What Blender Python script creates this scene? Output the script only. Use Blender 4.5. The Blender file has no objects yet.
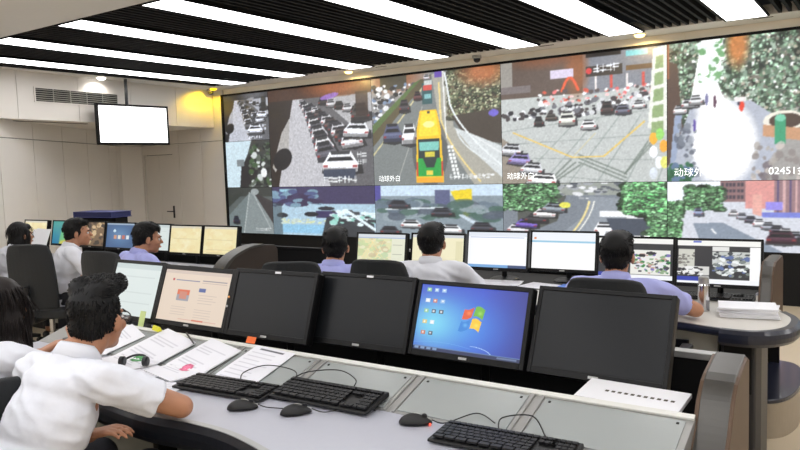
import bpy, bmesh, math, random
import numpy as np
from math import sin, cos, pi, radians
from mathutils import Vector, Matrix, noise
random.seed(7); rng = np.random.default_rng(11)
SC = bpy.context.scene
COL = SC.collection
V = Vector

# ------------------------------------------------------------------ camera
def make_camera():
    yaw, pitch, roll = radians(34.2333), radians(4.777), radians(-1.871)
    F = V((-sin(yaw)*cos(pitch), cos(yaw)*cos(pitch), -sin(pitch)))
    R = V((cos(yaw), sin(yaw), 0)); U = R.cross(F)
    R2 = R*cos(roll)+U*sin(roll); U2 = U*cos(roll)-R*sin(roll)
    cd = bpy.data.cameras.new('camera'); cam = bpy.data.objects.new('camera', cd); COL.objects.link(cam)
    M = Matrix((R2, U2, -F)).transposed().to_4x4(); M.translation = (0, 0, 1.6)
    cam.matrix_world = M
    cd.sensor_width = 36; cd.lens = 716.39*36/800; cd.clip_start = .05
    SC.camera = cam
make_camera()
# ------------------------------------------------------------------ world, exposure
w = bpy.data.worlds.new('world'); SC.world = w; w.use_nodes = True
w.node_tree.nodes['Background'].inputs[0].default_value = (.9, .95, 1, 1)
w.node_tree.nodes['Background'].inputs[1].default_value = .15
SC.view_settings.view_transform = 'Standard'; SC.view_settings.look = 'None'
SC.view_settings.gamma = 1; SC.view_settings.use_curve_mapping = False
SC.view_settings.exposure = 0.0
STRIP = 5.2          # radiance of the ceiling light strips
SPOT = 1.0

# ------------------------------------------------------------------ helpers
def lin(c):
    return tuple((x/12.92 if x <= .04045 else ((x+.055)/1.055)**2.4) for x in c)
def rgb(r, g, b): return lin((r/255, g/255, b/255))
MATS = {}
def mat(name, col, rough=.5, metal=0., var=.06, scale=30., bump=0., bscale=200., emit=0., coat=0., spec=.5, stretch=None, trans=0.):
    if name in MATS: return MATS[name]
    m = bpy.data.materials.new(name); m.use_nodes = True; nt = m.node_tree; N = nt.nodes; L = nt.links
    b = N['Principled BSDF']
    b.inputs['Roughness'].default_value = rough; b.inputs['Metallic'].default_value = metal
    b.inputs['Coat Weight'].default_value = coat; b.inputs['Specular IOR Level'].default_value = spec
    b.inputs['Transmission Weight'].default_value = trans
    tc = N.new('ShaderNodeTexCoord'); mp = N.new('ShaderNodeMapping'); L.new(tc.outputs['Object'], mp.inputs[0])
    if stretch: mp.inputs['Scale'].default_value = stretch
    nz = N.new('ShaderNodeTexNoise'); nz.inputs['Scale'].default_value = scale; nz.inputs['Detail'].default_value = 4
    L.new(mp.outputs[0], nz.inputs['Vector'])
    mx = N.new('ShaderNodeMix'); mx.data_type = 'RGBA'
    mx.inputs[6].default_value = tuple(c*(1-var) for c in col[:3])+(1,)
    mx.inputs[7].default_value = tuple(min(1, c*(1+var)) for c in col[:3])+(1,)
    L.new(nz.outputs['Fac'], mx.inputs[0]); L.new(mx.outputs[2], b.inputs['Base Color'])
    if bump:
        n2 = N.new('ShaderNodeTexNoise'); n2.inputs['Scale'].default_value = bscale; L.new(mp.outputs[0], n2.inputs['Vector'])
        bp = N.new('ShaderNodeBump'); bp.inputs['Strength'].default_value = bump; bp.inputs['Distance'].default_value = .01
        L.new(n2.outputs['Fac'], bp.inputs['Height']); L.new(bp.outputs[0], b.inputs['Normal'])
    if emit:
        b.inputs['Emission Color'].default_value = tuple(col[:3])+(1,); b.inputs['Emission Strength'].default_value = emit
    MATS[name] = m; return m
def attr_mat(name, emit, rough=.5, base=1.0):
    """colour comes from the mesh colour attribute 'pic'; emit > 0 is a lit display, 0 is print on paper"""
    if name in MATS: return MATS[name]
    m = bpy.data.materials.new(name); m.use_nodes = True; nt = m.node_tree; b = nt.nodes['Principled BSDF']
    a = nt.nodes.new('ShaderNodeAttribute'); a.attribute_name = 'pic'
    b.inputs['Roughness'].default_value = rough
    if emit:
        b.inputs['Base Color'].default_value = (.03, .03, .032, 1)
        nt.links.new(a.outputs['Color'], b.inputs['Emission Color']); b.inputs['Emission Strength'].default_value = emit
    else:
        nt.links.new(a.outputs['Color'], b.inputs['Base Color'])
    MATS[name] = m; return m

class MB:
    def __init__(s): s.v = []; s.f = []
    def add(s, vs, fs):
        o = len(s.v); s.v += [tuple(v) for v in vs]; s.f += [tuple(i+o for i in f) for f in fs]; return s
    def box(s, c, d, M=None):
        x, y, z = [k/2 for k in d]
        vs = [V((sx*x, sy*y, sz*z)) for sz in (-1, 1) for sy in (-1, 1) for sx in (-1, 1)]
        if M is not None: vs = [M @ v for v in vs]
        return s.add([v+V(c) for v in vs], [(0,2,3,1),(4,5,7,6),(0,1,5,4),(2,6,7,3),(0,4,6,2),(1,3,7,5)])
    def bb(s, x0, x1, y0, y1, z0, z1): return s.box(((x0+x1)/2, (y0+y1)/2, (z0+z1)/2), (abs(x1-x0), abs(y1-y0), abs(z1-z0)))
    def prism(s, poly, axis, a, b):
        """closed polygon of 2-D points extruded along axis from a to b"""
        def P(p, t):
            return {'x': (t, p[0], p[1]), 'y': (p[0], t, p[1]), 'z': (p[0], p[1], t)}[axis]
        n = len(poly)
        return s.add([P(p, a) for p in poly]+[P(p, b) for p in poly],
                     [tuple(range(n))[::-1], tuple(range(n, 2*n))]+[(i, (i+1) % n, n+(i+1) % n, n+i) for i in range(n)])
    def lathe(s, prof, c=(0, 0, 0), n=24, M=None):
        vs = []
        for r, z in prof:
            for k in range(n):
                p = V((r*cos(2*pi*k/n), r*sin(2*pi*k/n), z)); vs.append((M @ p if M is not None else p)+V(c))
        m = len(prof)
        fs = [(i*n+k, i*n+(k+1) % n, (i+1)*n+(k+1) % n, (i+1)*n+k) for i in range(m-1) for k in range(n)]
        fs += [tuple(range(n))[::-1], tuple(range((m-1)*n, m*n))]
        return s.add(vs, fs)
    def tube(s, pts, r, n=8, rr=None):
        pts = [V(p) for p in pts]; m = len(pts); vs = []; up = V((0, 0, 1)); prev = None
        for i, p in enumerate(pts):
            t = (pts[min(i+1, m-1)]-pts[max(i-1, 0)]).normalized()
            if prev is None:
                a = t.cross(up) if abs(t.z) < .95 else t.cross(V((1, 0, 0)))
            else: a = prev-t*prev.dot(t)
            a.normalize(); prev = a; b = t.cross(a); q = r if rr is None else rr[i]
            vs += [p+(a*cos(2*pi*k/n)+b*sin(2*pi*k/n))*q for k in range(n)]
        fs = [(i*n+k, i*n+(k+1) % n, (i+1)*n+(k+1) % n, (i+1)*n+k) for i in range(m-1) for k in range(n)]
        fs += [tuple(range(n))[::-1], tuple(range((m-1)*n, m*n))]
        return s.add(vs, fs)
    def capsule(s, p0, r0, p1, r1, n=14):
        p0, p1 = V(p0), V(p1); t = (p1-p0).normalized()
        pts = []; rr = []
        for k in range(4):
            a = pi/2*(1-k/3.0); pts.append(p0-t*r0*sin(a)); rr.append(max(r0*cos(a), r0*.12))
        for k in range(4):
            a = pi/2*k/3.0; pts.append(p1+t*r1*sin(a)); rr.append(max(r1*cos(a), r1*.12))
        # drop the tangent trouble of coincident points
        return s.tube(pts, 0, n, rr)
    def ell(s, c, r, M=None, n=18, m=12):
        vs = []
        for i in range(m+1):
            th = pi*i/m
            th = min(max(th, .04), pi-.04)
            for k in range(n):
                p = V((r[0]*sin(th)*cos(2*pi*k/n), r[1]*sin(th)*sin(2*pi*k/n), r[2]*cos(th)))
                vs.append((M @ p if M is not None else p)+V(c))
        fs = [((i+1)*n+k, (i+1)*n+(k+1) % n, i*n+(k+1) % n, i*n+k) for i in range(m) for k in range(n)]
        fs += [tuple(range(n)), tuple(range(m*n, (m+1)*n))[::-1]]
        return s.add(vs, fs)
    def xf(s, M): s.v = [tuple(M @ V(v)) for v in s.v]; return s
    def mesh(s, name):
        me = bpy.data.meshes.new(name); me.from_pydata(s.v, [], s.f); me.validate(); me.update()
        bm = bmesh.new(); bm.from_mesh(me); bmesh.ops.recalc_face_normals(bm, faces=bm.faces); bm.to_mesh(me); bm.free()
        return me
    def build(s, name, m, parent=None, bevel=0., seg=2, smooth=False):
        return link(name, s.mesh(name), m, parent, bevel, seg, smooth)
def link(name, me, m, parent=None, bevel=0., seg=2, smooth=False):
    if m is not None:
        me.materials.clear(); me.materials.append(m)
    o = bpy.data.objects.new(name, me); COL.objects.link(o)
    if parent is not None: o.parent = parent
    if smooth: me.polygons.foreach_set('use_smooth', [True]*len(me.polygons))
    if bevel:
        md = o.modifiers.new('bevel', 'BEVEL'); md.width = bevel; md.segments = seg; md.limit_method = 'ANGLE'; md.angle_limit = radians(40)
    return o
def tag(o, label=None, cat=None, group=None, kind=None):
    if label: o['label'] = label
    if cat: o['category'] = cat
    if group: o['group'] = group
    if kind: o['kind'] = kind
    return o
def empty(name, loc=(0, 0, 0), rz=0., label=None, cat=None, group=None):
    o = bpy.data.objects.new(name, None); COL.objects.link(o); o.location = loc; o.rotation_euler = (0, 0, rz)
    o.empty_display_size = .05
    return tag(o, label, cat, group)
def copy_tree(o, parent=None):
    c = o.copy(); COL.objects.link(c); c.parent = parent
    for ch in list(o.children): copy_tree(ch, c)
    return c
def Rz(a): return Matrix.Rotation(a, 3, 'Z')
def Rx(a): return Matrix.Rotation(a, 3, 'X')

# ------------------------------------------------------------------ materials
M_white = mat('painted_ceiling', rgb(232, 231, 228), .8, var=.02)
M_cream = mat('cream_fascia', rgb(252, 244, 228), .5, var=.03, scale=4)
M_wall = mat('wall_laminate', rgb(226, 221, 214), .45, var=.03, scale=3)
M_joint = mat('panel_joint', rgb(84, 78, 70), .8)
M_blackceil = mat('black_baffle', rgb(26, 26, 29), .75, 0, var=.1, spec=.2)
M_void = mat('ceiling_void', rgb(8, 8, 9), .9)
M_strip = mat('light_diffuser', (.985, .985, 1), .5, var=0., emit=STRIP)
M_floor = mat('floor_vinyl', rgb(198, 182, 156), .35, var=.05, scale=2)
M_alu = mat('brushed_aluminium', rgb(92, 90, 87), .38, .85, var=.08, scale=60, stretch=(1, 1, 12))
M_alu2 = mat('satin_aluminium', rgb(172, 172, 170), .4, .6, var=.04)
M_top = mat('desk_laminate', rgb(176, 177, 187), .35, var=.02, scale=40)
M_panel = mat('desk_glass_panel', rgb(158, 163, 162), .2, var=.03, scale=5, coat=.3)
M_edge = mat('desk_edge_band', rgb(22, 24, 30), .3, var=.1, coat=.2)
M_grey = mat('cabinet_grey', rgb(178, 178, 170), .5, var=.04)
M_dark = mat('console_dark', rgb(16, 16, 17), .6, var=.1, spec=.25)
M_brown = mat('fin_side', rgb(88, 68, 52), .45, .3, var=.06, scale=8)
M_bez = mat('monitor_plastic', rgb(13, 13, 14), .35, var=.08, spec=.25)
M_off = mat('screen_off', rgb(22, 24, 27), .3, var=.05, coat=.0, spec=.28)
M_chair = mat('chair_fabric', rgb(33, 35, 37), .75, var=.15, scale=90, bump=.15, bscale=400)
M_chairp = mat('chair_plastic', rgb(26, 26, 28), .4, var=.1)
M_chrome = mat('chrome', rgb(200, 200, 202), .15, 1., var=.02)
M_kb = mat('keyboard_plastic', rgb(14, 14, 15), .45, var=.1)
M_key = mat('keycap_plastic', rgb(20, 20, 22), .5, var=.1)
M_paper = mat('paper', rgb(236, 236, 240), .8, var=.015)
M_skin = mat('skin', rgb(180, 128, 98), .5, var=.07, scale=25, bump=.05, bscale=300)
M_hair = mat('black_hair', rgb(9, 8, 9), .55, spec=.3, var=.3, scale=80, stretch=(8, 8, 1))
M_hairb = mat('dark_brown_hair', rgb(22, 14, 12), .5, spec=.3, var=.3, scale=80, stretch=(8, 8, 1))
M_shirtw = mat('white_cotton', rgb(224, 226, 234), .75, var=.02, scale=14, bump=.25, bscale=22)
M_shirtl = mat('lilac_cotton', rgb(170, 174, 230), .75, var=.03, scale=14, bump=.25, bscale=22)
M_trous = mat('dark_trousers', rgb(28, 29, 36), .8, var=.1)
M_shoe = mat('black_shoe', rgb(18, 17, 17), .35)
M_eye = mat('eye_white', rgb(225, 222, 218), .25, var=.02)
M_lip = mat('lip', rgb(160, 92, 84), .5)
M_pic = attr_mat('display_picture', 1.0, .35)
M_wallpic = attr_mat('video_wall_picture', 1.15, .45)
M_print = attr_mat('printed_paper', 0, .8)

# ------------------------------------------------------------------ room
ceil_z, Y_back = 2.95, 8.4
o = MB().bb(-13, 5, -5, 10, -.1, 0).build('floor', M_floor); tag(o, 'beige polished floor of the control room', 'floor', kind='structure')
ceiling = empty('ceiling'); tag(ceiling, 'white ceiling with black slatted baffle field between light strips', 'ceiling', kind='structure')
BX0, BX1, BY0, BY1 = -8.95, 4.2, 3.7, 7.98
DX0, DX1, DY0, DY1 = -7.2, 4.2, -3.6, 2.2
b = MB()
b.bb(-13, 5, BY1, 8.62, ceil_z, ceil_z+.1); b.bb(-13, 5, DY1, BY0, ceil_z, ceil_z+.1); b.bb(-13, 5, -5, DY0, ceil_z, ceil_z+.1)
for (y0, y1) in ((BY0, BY1), (DY0, DY1)):
    b.bb(-13, BX0 if y0 == BY0 else DX0, y0, y1, ceil_z, ceil_z+.1); b.bb(BX1, 5, y0, y1, ceil_z, ceil_z+.1)
b.build('ceiling_board', M_white, ceiling)
MB().bb(-13, 5, -5, 10, ceil_z+.3, ceil_z+.36).build('ceiling_void', M_void, ceiling)
strips = [-8.36+1.197*k for k in range(11)]
SW = .185
slat_me = MB().bb(-.015, .015, 0, BY1-BY0, 0, .07).mesh('slat'); slat_me.materials.append(M_blackceil)
slat2_me = MB().bb(-.015, .015, 0, DY1-DY0, 0, .07).mesh('slat'); slat2_me.materials.append(M_blackceil)
x = BX0+.03
while x < BX1:
    if min(abs(x-s) for s in strips) > SW+.025:
        for me, y0 in ((slat_me, BY0), (slat2_me, DY0)):
            if me is slat2_me and x < DX0: continue
            o = bpy.data.objects.new('slat', me); COL.objects.link(o); o.parent = ceiling; o.location = (x, y0, ceil_z+.003)
    x += .0855
words = ['nearest the left bulkhead', 'second from the left bulkhead', 'third from the left bulkhead', 'fourth from the left bulkhead', 'above the lilac-shirted operators', 'above the yellow bus picture', 'far right above the plaza picture', 'right of the picture edge', 'second past the edge', 'third past the edge', 'near the right wall']
def light_strip(x, y0, y1, label):
    t = empty('light_strip', (x, y0, ceil_z), 0, label, 'ceiling light', 'ceiling light strips')
    L = y1-y0
    MB().bb(-SW, SW, .01, L-.01, -.011, -.003).build('diffuser', M_strip, t)
    f = MB(); f.bb(-SW-.02, -SW, 0, L, -.014, -.001); f.bb(SW, SW+.02, 0, L, -.014, -.001)
    f.bb(-SW-.02, SW+.02, 0, .01, -.014, -.001); f.bb(-SW-.02, SW+.02, L-.01, L, -.014, -.001)
    f.bb(-SW-.02, SW+.02, 0, L, -.0028, -.0012)
    f.build('housing', M_blackceil, t)
for k, sx in enumerate(strips):
    light_strip(sx, BY0, BY1, 'white ceiling light strip ending at the video wall, '+words[k])
    if sx > DX0: light_strip(sx, DY0, DY1, 'white ceiling light strip over the front row, '+words[k])
# small dark air slots and downlights in the fascia border
def downlight(loc, label, power=0, colr=(1, .8, .5), spot=75, tilt=(0, 0), warm=3.):
    t = empty('downlight', loc, 0, label, 'downlight', 'recessed downlights')
    MB().lathe([(.055, 0), (.075, 0), (.075, -.008), (.055, -.005)], n=24).build('trim_ring', M_cream, t, smooth=False)
    MB().lathe([(.054, -.001), (.054, -.018), (.045, -.03), (.025, -.037), (.004, -.038)], n=24).build('lens', mat('lens_%.1f_%.1f' % (warm, colr[2]), colr, .4, var=0, emit=warm), t)
    if power:
        ld = bpy.data.lights.new('downlight_lamp', 'SPOT'); ld.energy = power; ld.color = colr; ld.spot_size = radians(spot); ld.spot_blend = .6; ld.shadow_soft_size = .04
        lo = bpy.data.objects.new('lamp', ld); COL.objects.link(lo); lo.parent = t; lo.location = (0, 0, -.02); lo.rotation_euler = (tilt[0], tilt[1], 0)
WARM = (1, .72, .12)
for xx, l in ((-6.35, 'warm downlight in the border above the parked cars picture'), (-2.28, 'warm downlight in the border above the plaza picture'),
              (1.6, 'warm downlight in the border at the right end of the video wall')):
    downlight((xx, 8.16, ceil_z), l, 110*SPOT, (1, .7, .25), 165, (radians(10), 0), 4)
downlight((-9.05, 6.05, ceil_z), 'cool white downlight in the border above the air grille', 45*SPOT, (1, .97, .92), 140, (0, radians(18)), 8)
downlight((-9.12, 8.12, ceil_z), 'yellow downlight in the corner beside the video wall', 120*SPOT, (1, .64, .005), 150, (0, radians(25)), 2)
for k, xx in enumerate((-5.75, -3.35, -1.05, .9)):
    tag(MB().bb(xx-.09, xx+.09, 8.1, 8.125, ceil_z-.004, ceil_z+.002).build('air_slot', M_joint), 'narrow dark air slot in the ceiling border, '+['above the bus picture', 'above the dark building picture', 'above the tree picture', 'past the right picture edge'][k], 'vent', 'ceiling border slots')
# security domes
def dome(loc, label):
    t = empty('security_camera', loc, 0, label, 'camera')
    MB().lathe([(.06, 0), (.06, -.03), (.05, -.04)], n=20).build('base', M_alu2, t, smooth=False)
    MB().ell((0, 0, -.045), (.045, .045, .045)).build('dome', mat('dome_plastic', rgb(40, 40, 44), .1), t, smooth=True)
dome((-9.28, 8.2, ceil_z), 'dark security dome camera in the ceiling corner by the video wall')
dome((-4.32, 8.2, ceil_z), 'small security dome camera on the border above the bus picture')

# back wall behind the video wall, with fascia
wb = empty('wall_back'); tag(wb, 'cream wall around and left of the video wall', 'wall', kind='structure')
VX0, VX1, VZ0, VZ1 = -9.2, 2.04, .555, 2.838
MB().bb(-13, 5, 8.47, 8.62, 0, ceil_z).build('wall_core', M_joint, wb)
xs = [-9.2, -6.7, -4.25, -1.85, .6, 3, 5]
for i in range(6): MB().bb(xs[i]+.003, xs[i+1]-.003, 8.4, 8.47, VZ1+.02, ceil_z).build('fascia_panel', M_cream, wb, .002)
MB().bb(2.06, 5, 8.4, 8.47, 0, VZ1).build('wall_panel', M_wall, wb)
px = [-11.47, -10.42, -9.83, -9.22]
JZ = 2.11
for i in range(3):
    if i > 0: MB().bb(px[i]+.006, px[i+1]-.006, 8.4, 8.47, 0, JZ-.004).build('wall_panel', M_wall, wb, .003)
    MB().bb(px[i]+.006, px[i+1]-.006, 8.4, 8.47, JZ+.004, ceil_z).build('wall_panel', M_wall, wb, .003)
MB().bb(-11.47, -11.415, 8.4, 8.47, 0, JZ-.004).build('wall_panel', M_wall, wb, .002)
MB().bb(-10.6, -10.424, 8.4, 8.47, 0, JZ-.004).build('wall_panel', M_wall, wb, .002)
MB().bb(-11.415, -10.6, 8.4, 8.47, 1.93, JZ-.004).build('wall_panel', M_wall, wb, .002)
d = empty('door_1', (-11.0, 8.415, 0)); tag(d, 'flush laminate door with black lever handle left of the video wall', 'door', kind='structure')
MB().bb(-.4, -.004, 0, .04, .005, 1.92).build('door_leaf', M_wall, d, .002); MB().bb(.004, .39, 0, .04, .005, 1.92).build('door_leaf', M_wall, d, .002)
h = MB(); h.bb(.33, .37, -.012, 0, .78, 1.0); h.tube([(.35, -.01, .9), (.35, -.055, .9), (.22, -.055, .9)], .01); h.build('door_handle', M_edge, d, .002)
# slanted left wall of tall laminate panels
wl = empty('wall_left'); tag(wl, 'slanted left wall of tall beige laminate panels', 'wall', kind='structure')
A = V((-11.46, 7.95, 0)); B = V((-7.3, 2.0, 0)); dv = (B-A).normalized(); nrm = V((-dv.y, dv.x, 0))
if nrm.x < 0: nrm = -nrm
def wpanel(s0, s1, z0, z1):
    p, q = A+dv*(s0+.007), A+dv*(s1-.007); bk = -nrm*.06
    MB().prism([(p.x, p.y), (q.x, q.y), (q.x+bk.x, q.y+bk.y), (p.x+bk.x, p.y+bk.y)], 'z', z0, z1).build('wall_panel', M_wall, wl, .003)
edges = [0, .2, .55]+[.55+.875*k for k in range(1, 8)]
for i in range(len(edges)-1): wpanel(edges[i], edges[i+1], .09, JZ-.006); wpanel(edges[i], edges[i+1], JZ+.004, ceil_z)
p, q = A-dv*.5-nrm*.04, B-nrm*.04
MB().prism([(p.x, p.y), (q.x, q.y), (q.x-nrm.x*.1, q.y-nrm.y*.1), (p.x-nrm.x*.1, p.y-nrm.y*.1)], 'z', 0, ceil_z).build('wall_core', M_joint, wl)
for z0, z1 in ((0, JZ-.004), (JZ+.004, ceil_z)): MB().bb(-11.56, -11.46, 7.86, 8.4, z0, z1).build('wall_panel', M_wall, wl, .003)
o = MB().bb(-7.5, -7.4, -5, 2.1, 0, ceil_z).build('wall_side', M_wall); tag(o, 'plain beige side wall beside the front row', 'wall', kind='structure')
o = MB().bb(4.6, 4.7, -5, 8.5, 0, ceil_z).build('wall_right', M_wall); tag(o, 'plain beige right wall outside the picture', 'wall', kind='structure')
o = MB().bb(-13, 5, -5.1, -5, 0, ceil_z).build('wall_rear', M_wall); tag(o, 'plain beige rear wall behind the camera', 'wall', kind='structure')
# bulkhead with air grille
BK0, BK1 = V((-9.46, 8.395, 0)), V((-8.86, 3.0, 0)); bd = (BK1-BK0).normalized(); bn = V((-bd.y, bd.x, 0))
if bn.x < 0: bn = -bn
bulk = empty('trim_1'); tag(bulk, 'beige ceiling bulkhead along the left wall above the air grille', 'bulkhead', kind='structure')
bz0 = 2.335; L = (BK1-BK0).length
cuts = [0, .85, 1.75, 2.65, 3.55, 4.45, L]
for i in range(6):
    p, q = BK0+bd*(cuts[i]+.003), BK0+bd*(cuts[i+1]-.003)
    MB().prism([(p.x, p.y), (q.x, q.y), (q.x-bn.x*.03, q.y-bn.y*.03), (p.x-bn.x*.03, p.y-bn.y*.03)], 'z', bz0, ceil_z).build('bulkhead_panel', M_wall, bulk, .002)
p, q = BK0-bn*.02, BK1-bn*.02
MB().prism([(p.x, p.y), (q.x, q.y), (q.x-.6, q.y), (-11.3, 7.9), (-11.3, 8.395)], 'z', bz0+.002, bz0+.05).build('bulkhead_soffit', M_wall, bulk)
p, q = BK0+bd*2.3-bn*.28, BK0+bd*4.2-bn*.28
MB().prism([(p.x, p.y), (q.x, q.y), (q.x-bn.x*.05, q.y-bn.y*.05), (p.x-bn.x*.05, p.y-bn.y*.05)], 'z', bz0-.004, bz0+.004).build('soffit_slot', M_joint, bulk)
g0 = BK0+bd*2.0+bn*.0
gr = empty('air_grille', (g0.x, g0.y, 2.66), math.atan2(bd.y, bd.x), 'long grey louvred air grille on the bulkhead behind the hanging screen', 'air grille')
GL = 1.3
MB().bb(0, GL, -.0, .004, -.085, .085).build('backing', M_dark, gr)
f = MB(); f.bb(-.02, GL+.02, -.0, .014, .085, .1); f.bb(-.02, GL+.02, 0, .014, -.1, -.085); f.bb(-.02, 0, 0, .014, -.085, .085); f.bb(GL, GL+.02, 0, .014, -.085, .085)
f.build('frame', M_wall, gr)
for k in range(6): MB().box((GL/2, .008, -.068+.027*k), (GL, .014, .004), Rx(radians(35))).build('louvre', M_grey, gr)
for k in range(1, 5): MB().bb(GL*k/5-.004, GL*k/5+.004, .002, .014, -.085, .085).build('divider', M_grey, gr)
o = tag(MB().bb(-13, 5, 8.38, 8.4, 0, .1).build('baseboard_back', M_dark), 'dark skirting along the back wall', 'baseboard', kind='structure')

# ------------------------------------------------------------------ pictures drawn on displays (colour attributes on fine grids)
class Cv:
    def __init__(s, w, h, col=(0, 0, 0), sx=1.):
        s.w, s.h, s.sx = w, h, sx; s.a = np.zeros((h, w, 3)); s.a[:] = np.array(col)/255.
        s.X, s.Y = np.meshgrid((np.arange(w)+.5)/w/sx, (np.arange(h)+.5)/h)
    def _put(s, sl, m, col, al=1.):
        m = m*al; s.a[sl] = s.a[sl]*(1-m[..., None])+np.array(col)/255.*m[..., None]
    def _sl(s, x0, x1, y0, y1):
        i0, i1 = max(0, int(y0*s.h)-1), min(s.h, int(y1*s.h)+2); j0, j1 = max(0, int(x0*s.w*s.sx)-1), min(s.w, int(x1*s.w*s.sx)+2)
        return (slice(i0, max(i0, i1)), slice(j0, max(j0, j1)))
    def rect(s, x0, y0, x1, y1, col, al=1.):
        sl = s._sl(x0, x1, y0, y1); X, Y = s.X[sl], s.Y[sl]
        s._put(sl, ((X >= x0) & (X <= x1) & (Y >= y0) & (Y <= y1)).astype(float), col, al)
    def poly(s, pts, col, al=1.):
        xs = [p[0] for p in pts]; ys = [p[1] for p in pts]; sl = s._sl(min(xs), max(xs), min(ys), max(ys)); X, Y = s.X[sl], s.Y[sl]
        m = np.zeros(X.shape, bool); n = len(pts)
        for i in range(n):
            (x1, y1), (x2, y2) = pts[i], pts[(i+1) % n]
            if y1 == y2: continue
            c = ((y1 > Y) != (y2 > Y)) & (X < (x2-x1)*(Y-y1)/(y2-y1)+x1); m ^= c
        s._put(sl, m.astype(float), col, al)
    def ell(s, cx, cy, rx, ry, col, al=1., rot=0., soft=0.):
        R = max(rx, ry)*1.2; sl = s._sl(cx-R, cx+R, cy-R*1.4, cy+R*1.4); dx, dy = s.X[sl]-cx, s.Y[sl]-cy
        c, n = cos(rot), sin(rot); u = (dx*c+dy*n)/rx; v = (-dx*n+dy*c)/ry; d = np.sqrt(u*u+v*v)
        m = (d <= 1).astype(float) if not soft else np.clip((1-d)/soft, 0, 1)
        s._put(sl, m, col, al)
    def line(s, pts, wd, col, al=1.):
        for (x1, y1), (x2, y2) in zip(pts[:-1], pts[1:]):
            sl = s._sl(min(x1, x2)-wd, max(x1, x2)+wd, min(y1, y2)-wd, max(y1, y2)+wd); X, Y = s.X[sl], s.Y[sl]
            dx, dy = x2-x1, y2-y1; L = dx*dx+dy*dy+1e-9; t = np.clip(((X-x1)*dx+(Y-y1)*dy)/L, 0, 1)
            s._put(sl, (np.hypot(X-x1-t*dx, Y-y1-t*dy) <= wd/2).astype(float), col, al)
    def curve(s, f, wd, col, n=16, al=1.): s.line([f(k/n) for k in range(n+1)], wd, col, al)
    def grad(s, x0, y0, x1, y1, c0, c1, horiz=False):
        sl = s._sl(x0, x1, y0, y1); X, Y = s.X[sl], s.Y[sl]
        t = np.clip(((X-x0)/(x1-x0) if horiz else (Y-y0)/(y1-y0)), 0, 1)[..., None]
        m = ((X >= x0) & (X <= x1) & (Y >= y0) & (Y <= y1))[..., None]
        s.a[sl] = np.where(m, (np.array(c0)*(1-t)+np.array(c1)*t)/255., s.a[sl])
    def blobs(s, x0, y0, x1, y1, cols, n, r0, r1, al=1., keep=None):
        for _ in range(n):
            x, y = random.uniform(x0, x1), random.uniform(y0, y1)
            if keep and not keep(x, y): continue
            r = random.uniform(r0, r1); s.ell(x, y, r, r*random.uniform(.7, 1.5), random.choice(cols), al, random.uniform(0, 3))
    def car(s, x, y, w, h, col, rot=0., dark=(26, 28, 32)):
        """a saloon seen from behind and above"""
        def T(pts): return [(x+px*w+py*w*sin(rot)*.6, y+py*h-px*h*sin(rot)*.5) for px, py in pts]
        lt = tuple(min(255, k*1.12+10) for k in col); dk = tuple(k*.62 for k in col)
        s.poly(T([(-.55, .5), (-.5, .1), (.62, .0), (.68, .5), (.1, .62)]), (30, 31, 34), .8)
        s.poly(T([(-.5, .42), (-.52, .05), (-.44, -.12), (-.3, -.5), (.3, -.5), (.44, -.12), (.52, .05), (.5, .42)]), col)
        s.poly(T([(-.3, -.5), (.3, -.5), (.26, -.34), (-.26, -.34)]), dark, .85)
        s.poly(T([(-.4, -.06), (-.3, -.24), (.3, -.24), (.4, -.06)]), dark, .95)
        s.poly(T([(-.48, .02), (.48, .02), (.5, .12), (-.5, .12)]), lt); s.poly(T([(-.5, .26), (.5, .26), (.48, .44), (-.48, .44)]), dk)
        s.poly(T([(-.5, .13), (-.36, .13), (-.36, .24), (-.5, .24)]), (150, 50, 50), .8); s.poly(T([(.36, .13), (.5, .13), (.5, .24), (.36, .24)]), (150, 50, 50), .8)
    def leaves(s, x0, y0, x1, y1, cols, n, r0, r1, al=.95, keep=None):
        s.blobs(x0, y0, x1, y1, [tuple(k*.55 for k in c) for c in cols], n, r0, r1, al, keep)
        s.blobs(x0, y0, x1, y1, cols, n*4, r0*.35, r1*.42, al, keep)
        s.blobs(x0, y0, x1, y1, [tuple(min(255, k*1.45+14) for k in c) for c in cols], n*3, r0*.22, r1*.26, al, keep)
    def noise(s, amt, seed=1):
        r = np.random.default_rng(seed); g = r.normal(0, 1, (s.h//2+2, s.w//2+2)); g = np.kron(g, np.ones((2, 2)))[:s.h, :s.w]; amt = amt*.55
        s.a = np.clip(s.a*(1+amt*g[..., None]), 0, 1); s.blur(1)
    def blur(s, k=1):
        for _ in range(k):
            p = np.pad(s.a, ((1, 1), (1, 1), (0, 0)), 'edge')
            s.a = (p[1:-1, 1:-1]*2+p[:-2, 1:-1]+p[2:, 1:-1]+p[1:-1, :-2]+p[1:-1, 2:])/6
    def glyphs(s, x, y, n, gw, gh, col=(235, 238, 240), al=.9):
        """caption too blurred to read in the photograph: small white marks of the same size"""
        for k in range(n):
            cx = x+k*gw*1.25
            for _ in range(4):
                if random.random() < .5: yy = y+random.uniform(.1, .9)*gh; s.line([(cx, yy), (cx+gw, yy)], gh*.16, col, al)
                else: xx = cx+random.uniform(.1, .9)*gw; s.line([(xx, y), (xx+random.uniform(-.1, .1)*gw, y+gh)], gw*.14, col, al)
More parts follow.
